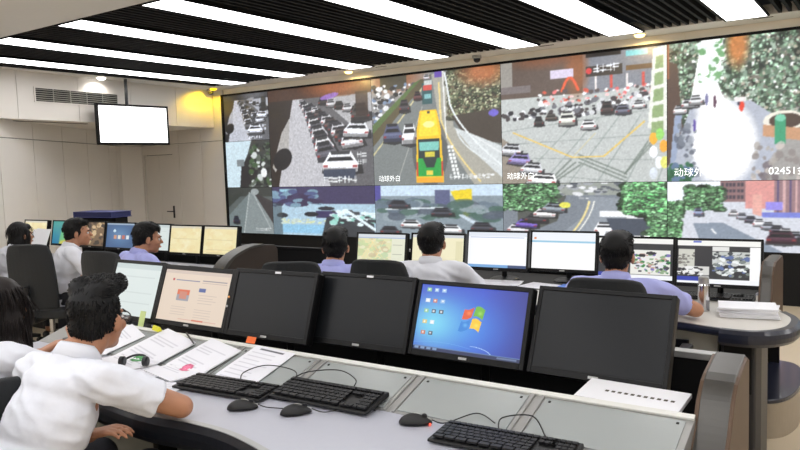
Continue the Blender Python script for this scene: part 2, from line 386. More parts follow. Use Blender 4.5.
def screen_mesh(cv, w, h, name='screen'):
    """grid in the XZ plane, facing -Y, lower left corner at the origin"""
    W, H = cv.w, cv.h; n = (W+1)*(H+1)
    gx, gz = np.meshgrid(np.linspace(0, w, W+1), np.linspace(h, 0, H+1))
    co = np.zeros((n, 3)); co[:, 0] = gx.ravel(); co[:, 2] = gz.ravel()
    idx = np.arange(n).reshape(H+1, W+1)
    q = np.stack([idx[1:, :-1], idx[1:, 1:], idx[:-1, 1:], idx[:-1, :-1]], -1).reshape(-1, 4)
    me = bpy.data.meshes.new(name); me.vertices.add(n); me.vertices.foreach_set('co', co.ravel())
    me.loops.add(q.size); me.loops.foreach_set('vertex_index', q.ravel().astype(np.int32))
    me.polygons.add(len(q)); me.polygons.foreach_set('loop_start', (np.arange(len(q))*4).astype(np.int32)); me.polygons.foreach_set('loop_total', np.full(len(q), 4, np.int32))
    me.update(calc_edges=True)
    p = np.pad(np.clip(cv.a, 0, 1), ((0, 1), (0, 1), (0, 0)), 'edge'); l = np.where(p <= .04045, p/12.92, ((p+.055)/1.055)**2.4)
    at = me.color_attributes.new('pic', 'FLOAT_COLOR', 'POINT')
    at.data.foreach_set('color', np.concatenate([l, np.ones(l.shape[:2]+(1,))], -1).ravel())
    return me
TREE = [(44, 74, 46), (64, 104, 66), (86, 132, 88), (30, 46, 32), (118, 156, 120)]
def pic_lot(w=210, h=160):
    c = Cv(w, h, (120, 118, 118))
    c.poly([(0, 0), (.3, 0), (.18, 1), (0, 1)], (44, 36, 32)); c.rect(0, 0, 1, .12, (70, 46, 34)); c.ell(.7, .03, .4, .14, (156, 92, 54), .9, 0, .7)  # soft orange ellipse: warm downlight glow on the screen, painted into the picture
    c.poly([(.26, .12), (.36, .12), (.6, 1), (.08, 1)], (186, 186, 192)); c.poly([(.13, .45), (.22, .3), (.2, .62), (.05, .85), (.02, .8)], (170, 168, 166)); c.ell(.13, .72, .09, .12, (34, 32, 34), 1, .5)
    c.poly([(.36, .12), (.55, .12), (1, .25), (1, 1), (.6, 1)], (96, 96, 100)); c.poly([(.55, .14), (1, .12), (1, .5), (.85, .45)], (172, 172, 176))
    for k in range(12):
        t = k/11.; c.car(.35+.22*t, .16+.5*t**1.4, .06+.13*t, .06+.12*t, [(206, 206, 212), (60, 60, 68), (226, 226, 230), (90, 90, 100)][k % 4], .35)
    for k in range(11):
        t = k/10.; c.car(.44+.37*t, .2+.36*t, .06+.13*t, .055+.1*t, [(58, 58, 66), (214, 214, 220), (80, 70, 70)][k % 3], .3)
    c.car(.86, .46, .22, .16, (232, 234, 240), -.25); c.car(.7, .77, .32, .22, (236, 238, 244), -.05); c.rect(.54, .84, .84, .93, (62, 70, 88))
    for k in range(6): c.car(.56+.075*k, .16+.028*k, .09, .08, (186, 186, 190) if k % 2 else (50, 48, 50))
    c.car(.9, .3, .16, .17, (70, 66, 64)); c.rect(.86, .1, .97, .34, (54, 40, 34), .8); c.ell(.62, .12, .09, .025, (150, 110, 196), .9, -.2)
    c.glyphs(.54, .91, 7, .036, .06); c.glyphs(.86, .68, 2, .035, .05); c.glyphs(.86, .75, 2, .035, .05); c.noise(.09, 3); return c
def pic_bus(w=230, h=190):
    c = Cv(w, h, (122, 128, 128))
    c.poly([(0, 0), (.5, 0), (.32, .2), (0, .5)], (150, 150, 150)); c.ell(.2, .03, .3, .16, (150, 90, 54), .9, 0, .7); c.rect(.08, .0, .3, .12, (52, 60, 50), .8)  # orange ellipse paints the warm downlight reflection at the upper left
    c.blobs(.0, .08, .4, .42, [(226, 228, 232), (34, 36, 42), (90, 92, 98), (120, 140, 170)], 130, .01, .024, 1, lambda x, y: y < .52-x*1.0)
    c.poly([(0, .46), (.36, .08), (.5, .02), (.48, .06), (.27, .3), (0, .64)], (92, 84, 62)); c.poly([(0, .44), (.36, .08), (.42, .05), (.2, .3), (0, .52)], (88, 112, 66))
    c.line([(0, .72), (.27, .36), (.48, .05)], .012, (204, 196, 150)); c.line([(.2, .98), (.42, .3)], .006, (176, 178, 176))
    c.poly([(.5, .02), (.6, 0), (.66, .5), (1, .85), (1, 1), (.8, 1), (.56, .55)], (168, 166, 156))
    c.rect(.62, 0, 1, .44, (58, 62, 46)); c.leaves(.62, .02, 1, .42, [(52, 62, 44), (84, 92, 66), (118, 120, 96), (70, 58, 44), (140, 142, 120)], 170, .012, .035, .9); c.ell(.88, .04, .22, .16, (186, 108, 62), .85, 0, .7)  # orange ellipse over the leaves: painted reflection of the warm downlights
    c.poly([(.64, .4), (1, .36), (1, .66), (.75, .6)], (70, 62, 54)); c.poly([(.66, .5), (.78, .56), (1, .68), (1, .95), (.8, .72)], (204, 210, 212))
    c.curve(lambda t: (.6+.04*sin(t*3)+.4*max(0, t-.3)**1.6*1.9, .02+.86*t), .014, (226, 232, 234)); c.curve(lambda t: (.68+.34*t*t+.05*t, .52+.38*t), .012, (216, 222, 224)); c.curve(lambda t: (.8+.2*t, .58+.16*t), .012, (222, 226, 228))
    c.curve(lambda t: (.555+.02*t+.26*max(0, t-.35)**1.5*2.0, .1+.88*t), .014, (226, 206, 140)); c.line([(.585, .0), (.6, .6)], .01, (230, 232, 230))
    for k in range(9): c.rect(.605+.006*k, .66+.033*k, .625+.006*k, .685+.033*k, (236, 238, 238)); c.rect(.632+.006*k, .66+.033*k, .65+.006*k, .685+.033*k, (236, 238, 238))
    c.rect(.42, .09, .5, .28, (54, 92, 96)); c.rect(.43, .11, .5, .16, (206, 84, 76)); c.rect(.44, .07, .5, .11, (200, 206, 206)); c.rect(.44, .19, .49, .23, (132, 186, 190)); c.rect(.52, .0, .58, .05, (104, 80, 170))
    for (x, y, ww, hh, cl) in ((.17, .52, .15, .18, (86, 92, 120)), (.31, .54, .12, .2, (232, 234, 238)), (.275, .28, .08, .12, (66, 62, 70)), (.385, .2, .06, .08, (90, 60, 62)), (.46, .04, .05, .05, (200, 200, 206))): c.car(x, y, ww, hh, cl)
    c.ell(.47, .7, .14, .32, (52, 54, 56), .45)
    B = lambda pts: [(px_, .33+(py_-.49)*1.36) for px_, py_ in pts]
    Q = lambda x0, y0, x1, y1, cl: c.poly(B([(x0, y0), (x1, y0), (x1, y1), (x0, y1)]), cl)
    c.poly(B([(.4, .49), (.53, .49), (.56, .62), (.575, .97), (.355, .97), (.37, .62)]), (242, 196, 44)); c.poly(B([(.415, .5), (.52, .5), (.545, .66), (.385, .66)]), (250, 216, 60)); c.ell(.468, .46, .045, .03, (250, 236, 150)); Q(.455, .5, .48, .515, (70, 70, 60))
    Q(.38, .68, .55, .83, (42, 56, 58)); c.poly(B([(.385, .7), (.545, .7), (.54, .76), (.39, .76)]), (126, 196, 186)); Q(.43, .765, .51, .81, (206, 196, 70))
    c.poly(B([(.375, .81), (.555, .81), (.56, .93), (.37, .93)]), (40, 158, 70)); c.poly(B([(.41, .8), (.53, .8), (.5, .87), (.44, .87)]), (44, 58, 56)); Q(.44, .89, .49, .92, (226, 206, 80)); Q(.36, .935, .57, .97, (238, 168, 48)); Q(.36, .83, .374, .93, (206, 70, 50)); Q(.556, .83, .57, .93, (206, 70, 50))
    c.glyphs(.62, .91, 11, .024, .045); c.ell(.95, .4, .035, .03, (110, 100, 200)); c.noise(.05, 4); return c
def pic_plaza(w=250, h=190):
    c = Cv(w, h, (190, 195, 194))
    c.rect(0, 0, .56, .3, (96, 82, 74)); c.poly([(.53, .0), (1, 0), (1, .26), (.53, .32)], (132, 136, 146)); c.ell(.49, .12, .09, .26, (150, 94, 58), .9, 0, .6); c.ell(.3, .0, .3, .1, (130, 80, 52), .8, 0, .7); c.rect(0, .0, .08, .2, (150, 146, 140)); c.rect(.0, .2, .2, .26, (120, 112, 112))  # the soft orange ellipses are downlight glow on the screen top, painted in
    c.rect(.33, .1, .47, .17, (214, 204, 226)); c.rect(.55, .1, .76, .18, (60, 54, 50)); c.ell(.565, .135, .018, .025, (214, 70, 70)); c.glyphs(.595, .09, 4, .03, .06, (240, 244, 255), 1)
    c.rect(.78, .01, .9, .05, (120, 206, 214)); c.rect(.78, .12, .95, .16, (110, 82, 50)); c.rect(.55, .0, .75, .03, (40, 36, 34))
    c.curve(lambda t: (.4+.1*t, .27-.1*sin(pi*t)), .018, (226, 96, 60)); c.blobs(.25, .26, .95, .38, [(226, 120, 120), (240, 240, 244), (206, 90, 70), (90, 80, 80), (236, 200, 200)], 90, .006, .015)
    for k in range(5): c.rect(.6+.09*k, .18, .612+.09*k, .28, (206, 86, 76) if k % 2 else (232, 226, 226))
    c.blobs(.02, .34, .93, .47, [(236, 238, 242), (40, 40, 46), (110, 112, 120), (210, 212, 216), (70, 64, 66)], 190, .008, .02, 1, lambda x, y: y > .42-.12*x and y < .52-.1*x)
    for k in range(6): c.line([(-.1, .58+.1*k), (.95, .46+.19*k)], .008, (132, 142, 140), .5); c.line([(.1+.17*k, 1), (.5+.12*k, .5)], .008, (126, 140, 136), .5)
    for k in range(3): c.line([(.45+.03*k, .82+.02*k), (.3+.02*k, 1)], .012, (104, 116, 108), .7); c.line([(.5, .78+.03*k), (.78, .94+.03*k)], .012, (104, 116, 108), .7); c.line([(.77, .94), (.9+.02*k, .7)], .01, (104, 116, 108), .6)
    c.line([(.08, .58), (.46, .8), (.65, .8), (.88, .55)], .012, (226, 196, 110)); c.line([(.6, .62), (.46, .8)], .006, (206, 196, 150), .7)
    for (x, y, ww, hh, cl) in ((.25, .5, .06, .08, (58, 56, 56)), (.33, .47, .07, .06, (90, 86, 80)), (.43, .49, .1, .12, (220, 222, 214)), (.56, .55, .09, .08, (240, 242, 244)), (.67, .43, .07, .1, (70, 60, 60)), (.76, .45, .08, .08, (110, 112, 130)), (.85, .42, .07, .06, (226, 228, 230))): c.car(x, y, ww, hh, cl)
    c.poly([(0, .62), (.12, .72), (.3, .95), (.3, 1), (0, 1)], (132, 116, 100), .7)
    for (x, y) in ((.06, .72), (.12, .8), (.2, .88)): c.car(x, y, .14, .1, (150, 140, 196) if y == .8 else (206, 208, 214), -.4)
    c.car(.27, .97, .18, .1, (244, 246, 246), -.4)
    c.poly([(.93, .02), (1, 0), (1, .62), (.9, .6)], (232, 234, 226))
    for k in range(5): y = .08+.12*k; c.poly([(.945-.006*k, y), (.985, y-.01), (.985, y+.08), (.94-.006*k, y+.09)], (146, 170, 120))
    for (x, y, cl) in ((.93, .68, (240, 180, 60)), (.965, .65, (150, 214, 110)), (.93, .78, (244, 246, 250)), (.985, .74, (240, 170, 60)), (.96, .86, (236, 240, 244)), (.99, .86, (226, 226, 120)), (.93, .94, (214, 222, 230))): c.ell(x, y, .022, .045, cl)
    c.noise(.06, 5); return c
def pic_street(w=240, h=190):
    c = Cv(w, h, (160, 158, 156), .68); c.rect(0, 0, 1.5, .5, (120, 140, 120))
    c.leaves(.0, .0, 1.5, .6, [(64, 88, 66), (96, 122, 100), (132, 156, 138), (44, 60, 46), (168, 188, 172), (120, 116, 104)], 420, .015, .045, .95)
    c.poly([(.26, .0), (.42, 0), (.38, .3), (.45, .5), (.2, .5), (.18, .42)], (250, 252, 252)); c.blobs(.25, .0, .42, .3, [(230, 240, 236), (255, 255, 255), (120, 170, 120)], 70, .01, .03)
    c.poly([(0, .12), (.08, .15), (.13, .7), (0, .9)], (86, 66, 56)); c.ell(.52, .06, .1, .2, (206, 128, 66), .9, 0, .6); c.rect(.0, .0, .02, .25, (150, 90, 60))  # soft orange ellipse is painted glow from the warm downlights above the wall
    c.poly([(.2, .42), (.62, .45), (.86, .62), (.72, 1), (.0, 1), (.05, .8)], (176, 182, 196))
    c.ell(.42, .74, .27, .33, (255, 255, 255), 1, 0, .25); c.ell(.36, .5, .16, .14, (255, 255, 255), 1, 0, .4)
    c.poly([(.06, .52), (.12, .5), (.07, .84), (.02, .9)], (150, 164, 190)); c.blobs(.08, .6, .22, .95, [(120, 128, 140), (170, 176, 186), (90, 96, 110)], 50, .01, .03, .8)
    for (x, y, ww) in ((.1, .48, .1), (.17, .44, .12), (.22, .42, .1)): c.car(x, y, ww, .07, (216, 218, 222))
    for (x, y, cl) in ((.21, .6, (96, 80, 160)), (.36, .44, (90, 60, 80)), (.3, .42, (120, 120, 160))): c.ell(x, y, .011, .045, cl)
    c.ell(.55, .48, .018, .04, (226, 70, 50)); c.ell(.53, .45, .012, .03, (60, 60, 80)); c.rect(.5, .42, .58, .45, (236, 232, 232))
    c.ell(.84, .6, .14, .07, (232, 228, 216)); c.ell(.85, .6, .11, .05, (78, 62, 52)); c.poly([(.7, .62), (.98, .66), (.96, .74), (.7, .7)], (196, 150, 116))
    c.rect(.78, .58, .85, .76, (62, 156, 116)); c.ell(.815, .58, .036, .025, (120, 200, 170)); c.blobs(.62, .75, 1.5, 1, [(140, 132, 130), (172, 166, 160), (206, 196, 190), (110, 100, 104)], 120, .012, .03, .8)
    c.blobs(.0, .88, .2, 1, [(40, 90, 60), (60, 110, 80), (96, 120, 150)], 50, .012, .03); c.noise(.04, 6); return c
def pic_tree_road(w=230, h=96):
    c = Cv(w, h, (122, 130, 140)); c.rect(0, 0, 1, .2, (150, 156, 150)); c.blobs(.2, .0, .75, .25, [(220, 222, 226), (90, 96, 104), (160, 164, 170)], 60, .012, .03)
    c.poly([(.1, .3), (.42, .2), (.36, .62), (.1, .9)], (84, 88, 84)); c.leaves(0, .0, .36, .45, TREE, 110, .015, .05)
    for k in range(5): c.car(.1+.06*k, .76-.09*k, .14, .16, [(210, 210, 216), (110, 90, 180), (60, 60, 66), (230, 230, 232), (140, 150, 160)][k], -.2)
    c.poly([(.56, .22), (.75, .25), (1, .7), (1, 1), (.3, 1), (.52, .55)], (140, 148, 158)); c.curve(lambda t: (.56-.12*t*t-.06*t, .3+.7*t), .014, (232, 214, 150)); c.curve(lambda t: (.59-.12*t*t-.06*t, .3+.7*t), .01, (226, 226, 220))
    c.rect(.62, .45, 1, .54, (236, 238, 240)); c.rect(.78, .54, .9, .62, (226, 228, 232)); c.car(.65, .72, .12, .2, (244, 246, 250)); c.poly([(.54, .84), (.66, .74), (.64, .95), (.56, .96)], (240, 242, 246))
    c.poly([(.66, .56), (1, .56), (1, 1), (.74, 1)], (70, 78, 92)); c.leaves(.76, .0, 1, .5, TREE+[(90, 170, 100)], 130, .015, .05); c.leaves(.9, .5, 1, 1, TREE, 60, .015, .05); c.ell(.41, .36, .035, .05, (226, 222, 90)); c.noise(.06, 8); return c
def pic_shops(w=230, h=96):
    c = Cv(w, h, (206, 210, 220), .68); c.rect(.78, 0, 1.5, .5, (150, 120, 126)); c.rect(0, 0, .4, .3, (236, 240, 246)); c.rect(.4, 0, .6, .3, (140, 110, 112)); c.rect(.58, 0, .82, .4, (214, 150, 146)); c.rect(.78, 0, 1, .5, (150, 120, 126))
    for r in range(3):
        for k in range(6): c.rect(.41+.028*k, .03+.09*r, .43+.028*k, .08+.09*r, (70, 62, 74))
    for k in range(5): c.rect(.8+.04*k, .0, .815+.04*k, .5, (206, 170, 170) if k % 2 else (90, 80, 120))
    c.rect(.72, .3, .84, .42, (150, 140, 226)); c.rect(.7, .45, 1, .52, (120, 130, 210)); c.rect(.63, .2, .7, .5, (224, 170, 160)); c.leaves(.14, .08, .42, .42, TREE, 60, .015, .05); c.leaves(0, .3, .12, 1, TREE, 80, .015, .05)
    c.poly([(.14, .45), (.6, .45), (1, .7), (1, 1), (.1, 1)], (204, 208, 218)); c.poly([(.2, .62), (.42, .6), (.84, 1), (.28, 1)], (132, 144, 160)); c.line([(.34, .7), (.37, .76)], .016, (236, 238, 240)); c.line([(.46, .86), (.5, .94)], .016, (236, 238, 240))
    for k in range(13): c.car(.5+.06*k, .46+.045*k, .07+.006*k, .09+.006*k, [(226, 226, 232), (160, 164, 176), (90, 90, 104)][k % 3])
    c.car(.24, .45, .07, .13, (130, 140, 170)); c.car(.83, .8, .2, .2, (72, 44, 58)); c.noise(.05, 9); return c
def pic_frost(w=170, h=84):
    c = Cv(w, h, (168, 196, 214)); c.rect(0, 0, 1, .36, (64, 58, 92)); c.rect(.08, .05, .2, .2, (150, 196, 214)); c.blobs(0, .1, .5, .4, [(80, 90, 130), (60, 50, 80), (120, 150, 170)], 50, .02, .06)
    c.rect(.45, .5, .72, .64, (58, 52, 92)); c.ell(.1, .6, .06, .05, (40, 44, 52)); c.ell(.4, .57, .07, .05, (34, 36, 44)); c.ell(.55, .45, .08, .04, (40, 42, 52)); c.rect(0, .35, .1, 1, (60, 74, 80), .6)
    c.blobs(.1, .68, .6, .78, [(206, 214, 170), (190, 206, 200)], 40, .01, .025); c.rect(.1, .78, .55, .97, (140, 190, 220)); c.poly([(.55, .62), (.98, .55), (1, 1), (.5, 1)], (52, 56, 62)); c.blobs(.6, .5, 1, .8, [(220, 236, 240), (150, 206, 196), (60, 64, 70)], 60, .015, .04); c.line([(.75, .5), (1, .86)], .04, (220, 234, 240)); c.noise(.07, 10); return c
def pic_queue(w=170, h=84):
    c = Cv(w, h, (132, 146, 156)); c.rect(0, 0, 1, .2, (196, 216, 232)); c.rect(0, 0, .05, .3, (80, 76, 150)); c.poly([(.62, .12), (.78, .08), (.78, .62), (.72, .55)], (232, 206, 40)); c.rect(.5, .1, .62, .4, (90, 96, 130))
    c.blobs(.05, .3, 1, .6, [(100, 116, 130), (150, 164, 172), (80, 90, 104), (70, 100, 90)], 80, .03, .08, .8); c.line([(.1, .45), (.55, .42)], .03, (220, 230, 236)); c.line([(.7, .55), (1, .95)], .04, (196, 210, 222))
    for (x, y) in ((.2, .36), (.3, .72), (.55, .5), (.62, .8), (.85, .75), (.12, .85), (.45, .85)): c.car(x, y, .16, .16, random.choice([(226, 230, 234), (60, 62, 72), (170, 180, 190)]))
    c.noise(.06, 12); return c
def pic_debris(w=84, h=84):
    c = Cv(w, h, (60, 62, 62)); c.poly([(0, 0), (.6, 0), (.5, .3), (.4, .5), (.5, 1), (0, 1)], (196, 216, 226)); c.poly([(.35, .55), (.6, .25), (.75, .6), (.6, 1), (.3, 1)], (40, 38, 40))
    c.blobs(.55, .1, 1, 1, [(40, 46, 42), (90, 100, 90), (200, 206, 206), (66, 90, 60), (30, 30, 32)], 90, .02, .06); c.rect(.25, .4, .42, .55, (120, 128, 132)); c.ell(.85, .7, .07, .1, (226, 228, 230)); c.noise(.06, 13); return c
def pic_highway(w=84, h=84):
    c = Cv(w, h, (84, 92, 92)); c.rect(0, 0, 1, .2, (56, 60, 58)); c.poly([(.5, .12), (.6, .1), (1, .75), (1, 1), (.3, 1)], (126, 136, 138)); c.poly([(.5, .12), (.0, .62), (0, 1), (.35, 1)], (108, 120, 122)); c.poly([(.6, .12), (1, .3), (1, .78)], (58, 54, 56)); c.line([(.5, .12), (.34, 1)], .02, (176, 184, 184)); c.line([(.58, .12), (.95, .9)], .02, (170, 178, 180)); c.poly([(0, .2), (.4, .1), (0, .45)], (50, 56, 52)); c.car(.17, .72, .14, .18, (36, 40, 60)); c.ell(.62, .1, .09, .07, (150, 158, 160)); c.glyphs(.62, .88, 4, .07, .06, al=.6); c.noise(.06, 14); return c
# ------------------------------------------------------------------ video wall
vw = empty('video_wall', (VX0, 8.4, VZ0), 0, 'huge video wall of traffic camera pictures along the back wall', 'video wall')
U, RH = 1.022, .761
f = MB(); f.bb(-.04, 11.28, -.03, .05, 3*RH, 3*RH+.025); f.bb(-.04, 0, -.03, .05, -.02, 3*RH); f.bb(-.04, 11.28, -.03, .05, -.03, 0); f.bb(11.24, 11.28, -.03, .05, 0, 3*RH)
f.build('frame', M_dark, vw)
MB().bb(0, 11.24, -.005, .05, 0, 3*RH).build('cabinet', M_dark, vw)
MB().bb(-.04, 11.28, -.02, .05, -VZ0+.1, -.03).build('base_panel', M_dark, vw)
lot = pic_lot(); small = pic_lot(90, 90); small.a = small.a.mean(2, keepdims=True)*np.array([.98, 1, 1.06])
vids = [(small, 0, 2, 1, 1), (pic_debris(), 0, 1, 1, 1), (pic_highway(), 0, 0, 1, 1), (lot, 1, 1, 2, 2), (pic_frost(), 1, 0, 2, 1), (pic_bus(), 3, 1, 2, 2), (pic_queue(), 3, 0, 2, 1),
        (pic_plaza(), 5, 1, 2, 2), (pic_tree_road(), 5, 0, 2, 1), (pic_street(), 7, 1, 2, 2), (pic_shops(), 7, 0, 2, 1), (pic_lot(120, 90), 9, 1, 2, 2), (pic_queue(90, 45), 9, 0, 2, 1)]
vlab = ['grey picture of rows of parked cars', 'picture of rubble beside a pale yard', 'grey picture of an empty highway', 'picture of a car park lane with a white car', 'pale blue picture of a yard', 'picture of a yellow and green bus on a road', 'picture of queuing cars with a yellow sign', 'picture of a wide plaza full of cars', 'picture of a tree-lined road with vans', 'picture of an overexposed path between trees', 'picture of a street with pink shop fronts', 'picture of a car park past the frame edge', 'picture of traffic past the frame edge']
vobj = []
for (cv, cx, ry, nw, nh), lb in zip(vids, vlab):
    o = link('screen', screen_mesh(cv, U*nw-.006, RH*nh-.006), M_wallpic, vw); o.location = (U*cx+.003, -.008, RH*ry+.003); o['label'] = lb; vobj.append(o)
M_cap = mat('caption_white', (.9, .93, .95), .5, var=0, emit=.9)
def caption(text, size, parent, loc, m=None):
    cu = bpy.data.curves.new('caption', 'FONT'); cu.body = text; cu.size = size
    t = bpy.data.objects.new('caption_tmp', cu); COL.objects.link(t); t.rotation_euler = (pi/2, 0, 0)
    dg = bpy.context.evaluated_depsgraph_get(); me = bpy.data.meshes.new_from_object(t.evaluated_get(dg)); bpy.data.objects.remove(t)
    me.transform(Matrix.Rotation(pi/2, 4, 'X')); o = link('caption', me, m or M_cap, parent); o.location = loc; return o
caption('动球外白', .095, vobj[5], (.08, -.004, .06)); caption('动球外白', .095, vobj[7], (.06, -.004, .06))
caption('动球外', .105, vobj[9], (.07, -.004, .06)); caption('02451金', .105, vobj[9], (1.02, -.004, .06)); caption('云月', .11, vobj[8], (1.65, -.004, .05))

# ------------------------------------------------------------------ consoles
def smooth_pts(pts, n=6):
    """Catmull-Rom through 2-D points"""
    out = []; P = [pts[0]]+list(pts)+[pts[-1]]
    for i in range(1, len(P)-2):
        p0, p1, p2, p3 = P[i-1], P[i], P[i+1], P[i+2]
        for k in range(n):
            t = k/n
            out.append(tuple(.5*((2*p1[j])+(-p0[j]+p2[j])*t+(2*p0[j]-5*p1[j]+4*p2[j]-p3[j])*t*t+(-p0[j]+3*p1[j]-3*p2[j]+p3[j])*t**3) for j in (0, 1)))
    out.append(tuple(pts[-1])); return out
def bullnose(path, z0, z1, m, parent, name='edge_band', d=.03):
    """rounded band that follows a plan path"""
    zc, r = (z0+z1)/2, (z1-z0)/2
    mb = MB(); n = len(path); prof = [(-d*.4, z1), (d*.55, z1), (d, zc+r*.55), (d*1.1, zc), (d, zc-r*.55), (d*.55, z0), (-d*.4, z0)]
    k = len(prof); vs = []
    for i, p in enumerate(path):
        a, b_ = path[max(i-1, 0)], path[min(i+1, n-1)]; t = V((b_[0]-a[0], b_[1]-a[1], 0)).normalized(); q = V((t.y, -t.x, 0))
        vs += [(p[0]+q.x*u, p[1]+q.y*u, zz) for u, zz in prof]
    fs = [(i*k+j, i*k+(j+1) % k, (i+1)*k+(j+1) % k, (i+1)*k+j) for i in range(n-1) for j in range(k)]
    fs += [tuple(range(k)), tuple(range((n-1)*k, n*k))[::-1]]
    return mb.add(vs, fs).build(name, m, parent, smooth=False)
def fin(parent, x0, x1, prof, name='end_fin'):
    """sail-shaped end upright: aluminium shell with darker side cheeks"""
    o = MB().prism(prof, 'x', x0+.008, x1-.008).build(name, M_alu, parent, .006, 3)
    c = (sum(p[0] for p in prof)/len(prof), sum(p[1] for p in prof)/len(prof))
    pin = [(c[0]+(p[0]-c[0])*.97, c[1]+(p[1]-c[1])*.985) for p in prof]
    for a, b_ in ((x0, x0+.012), (x1-.012, x1)): MB().prism(pin, 'x', a, b_).build('cheek', M_brown, o, .003)
    return o
# front console -------------------------------------------------
fc = empty('console_desk', (0, 0, 0), 0, 'long light grey front console with sloping rear panels and aluminium end upright', 'console')
FX0, FX1 = -3.63, -.455
fe = smooth_pts([(FX0, 1.50), (-3.4, 1.50), (-2.75, 1.58), (-2.2, 1.535), (-1.95, 1.555), (-1.75, 1.55), (-1.54, 1.50), (-1.3, 1.42), (-.9, 1.36), (FX1, 1.36)], 6)
MB().prism(fe+[(FX1, 1.965), (FX0, 1.965)], 'z', .715, .75).build('worktop', M_top, fc)
bullnose(fe, .655, .7505, M_edge, fc, d=.026)
MB().prism([(x_, y_-.012) for x_, y_ in fe]+[(x_, y_+.012) for x_, y_ in fe[::-1]], 'z', .7495, .7525).build('edge_highlight', M_alu2, fc)  # thin pale strip stands in for the highlight along the desk edge
slope = [(1.965, .745), (1.965, .752), (2.195, .824), (2.2, .80), (2.2, .60), (1.97, .60)]
MB().prism(slope, 'x', FX0, FX1).build('rear_wedge', M_alu2, fc)
sl_ang = math.atan2(.072, .23)
def on_slope(mb, x0, x1, s0, s1, t0, t1):
    """a slab on the sloping rear panel; s runs up the slope, t off its surface"""
    def P(x, s_, t_): return (x, 1.965+s_*cos(sl_ang)-t_*sin(sl_ang), .752+s_*sin(sl_ang)+t_*cos(sl_ang))
    vs = [P(x, s_, t_) for t_ in (t0, t1) for s_ in (s0, s1) for x in (x0, x1)]
    return mb.add(vs, [(0,2,3,1),(4,5,7,6),(0,1,5,4),(2,6,7,3),(0,4,6,2),(1,3,7,5)])
gx = [-.475]+[-.945-.467*k for k in range(10)]
for i in range(len(gx)-1):
    xr, xl = gx[i]-(.03 if i else 0), gx[i+1]+.03
    if xl < FX0: break
    on_slope(MB(), xl, xr, .012, .212, -.002, .004).build('inset_panel', M_panel, fc, .0015)
    for xx in (gx[i+1]-.018, gx[i+1]+.018): on_slope(MB(), xx-.006, xx+.006, .0, .238, 0, .006).build('rail', M_alu2, fc, .001)
    for (xx, s_) in ((xr-.02, .195), (xl+.02, .195)): on_slope(MB(), xx-.004, xx+.004, s_-.004, s_+.004, .003, .006).build('screw', M_dark, fc)
on_slope(MB(), FX0, FX1, .222, .245, 0, .009).build('rear_rail', mat('pale_rail', rgb(222, 222, 216), .4, var=.02), fc, .002)
MB().bb(FX0, FX1, 2.2, 2.72, .60, .62).build('monitor_shelf', M_dark, fc)
MB().bb(FX0, FX1, 2.72, 2.75, .05, .86).build('back_panel', M_dark, fc)
MB().bb(FX0, FX1, 2.71, 2.76, .86, .885).build('back_rail', M_alu2, fc, .003)
MB().bb(FX0, FX1, 1.98, 2.0, .08, .6).build('modesty_panel', mat('modesty_grey', rgb(110, 112, 106), .5), fc)
MB().bb(FX0, FX1, 1.99, 2.72, 0, .08).build('plinth', M_dark, fc)
MB().bb(FX0, FX1, 2.02, 2.7, .585, .6).build('shelf_underside', M_dark, fc)
for xx in (-3.55, -2.6, -1.35): MB().prism([(1.62, .715), (1.98, .715), (1.98, .0), (1.9, .0), (1.88, .5)], 'x', xx-.02, xx+.02).build('bracket_leg', M_dark, fc, .004)
fin(fc, -.462, -.355, smooth_pts([(1.62, 0), (1.66, .35), (1.86, .58), (2.06, .70), (2.18, .79), (2.24, .87), (2.30, .915)], 5)+[(2.34, .928), (2.49, .955), (2.52, .94), (2.53, .0)])
# middle console ------------------------------------------------
mc = empty('console_desk', (0, 0, 0), 0, 'light grey middle console with rounded right end and navy edge below the video wall', 'console')
mfe = smooth_pts([(-3.62, 3.86), (-3.2, 3.84), (-2.6, 3.90), (-1.9, 3.92), (-1.2, 3.86), (-.9, 3.80), (-.62, 3.735), (-.48, 3.76), (-.395, 3.87), (-.372, 4.0), (-.385, 4.15), (-.45, 4.28)], 6)
MB().prism(mfe+[(-.5, 4.45), (-.61, 4.5), (-.61, 4.58), (-1.5, 4.58), (-1.52, 4.37), (-3.62, 4.37)], 'z', .712, .75).build('worktop', mat('pale_laminate', rgb(206, 202, 194), .35, var=.02, scale=40), mc)
M_navy = mat('navy_edge', rgb(26, 30, 46), .28, var=.1, coat=.3)
kx = next(i for i, p_ in enumerate(mfe) if p_[0] > -.66)
bullnose(mfe[:kx+1], .712, .7505, M_navy, mc, d=.02); bullnose(mfe[kx:], .672, .7505, M_navy, mc, d=.035)
MB().bb(-3.6, -.61, 5.0, 5.2, .70, .72).build('cable_tray', M_dark, mc)
MB().prism([(-.61, 4.585), (-1.505, 4.585), (-1.525, 4.375), (-3.62, 4.375), (-3.62, 5.0), (-.61, 5.0)], 'z', .72, .75).build('rear_deck', M_dark, mc)
MB().bb(-3.6, -.56, 5.2, 5.23, .05, .84).build('back_panel', M_dark, mc)
MB().bb(-3.6, -.56, 5.19, 5.24, .84, .862).build('back_rail', M_alu2, mc, .003)
cabs = [-3.55, -2.6, -1.65, -.7]
for i in range(3):
    d_ = MB().bb(cabs[i]+.005, cabs[i+1]-.005, 3.93, 3.96, .12, .675).build('cabinet_panel', M_grey, mc, .004)
    hx = cabs[i+1]-.2; MB().bb(hx-.055, hx+.055, 3.915, 3.932, .585, .63).build('handle', M_edge, d_, .004)
    MB().bb(hx-.06, hx+.06, 3.92, 3.932, .25, .4).build('vent', mat('vent_grey', rgb(110, 110, 106), .6), d_, .003)
MB().bb(-3.55, -.7, 3.96, 5.2, .06, .66).build('carcass', M_dark, mc)
MB().bb(-3.5, -.72, 4.06, 5.2, 0, .06).build('plinth', M_dark, mc)
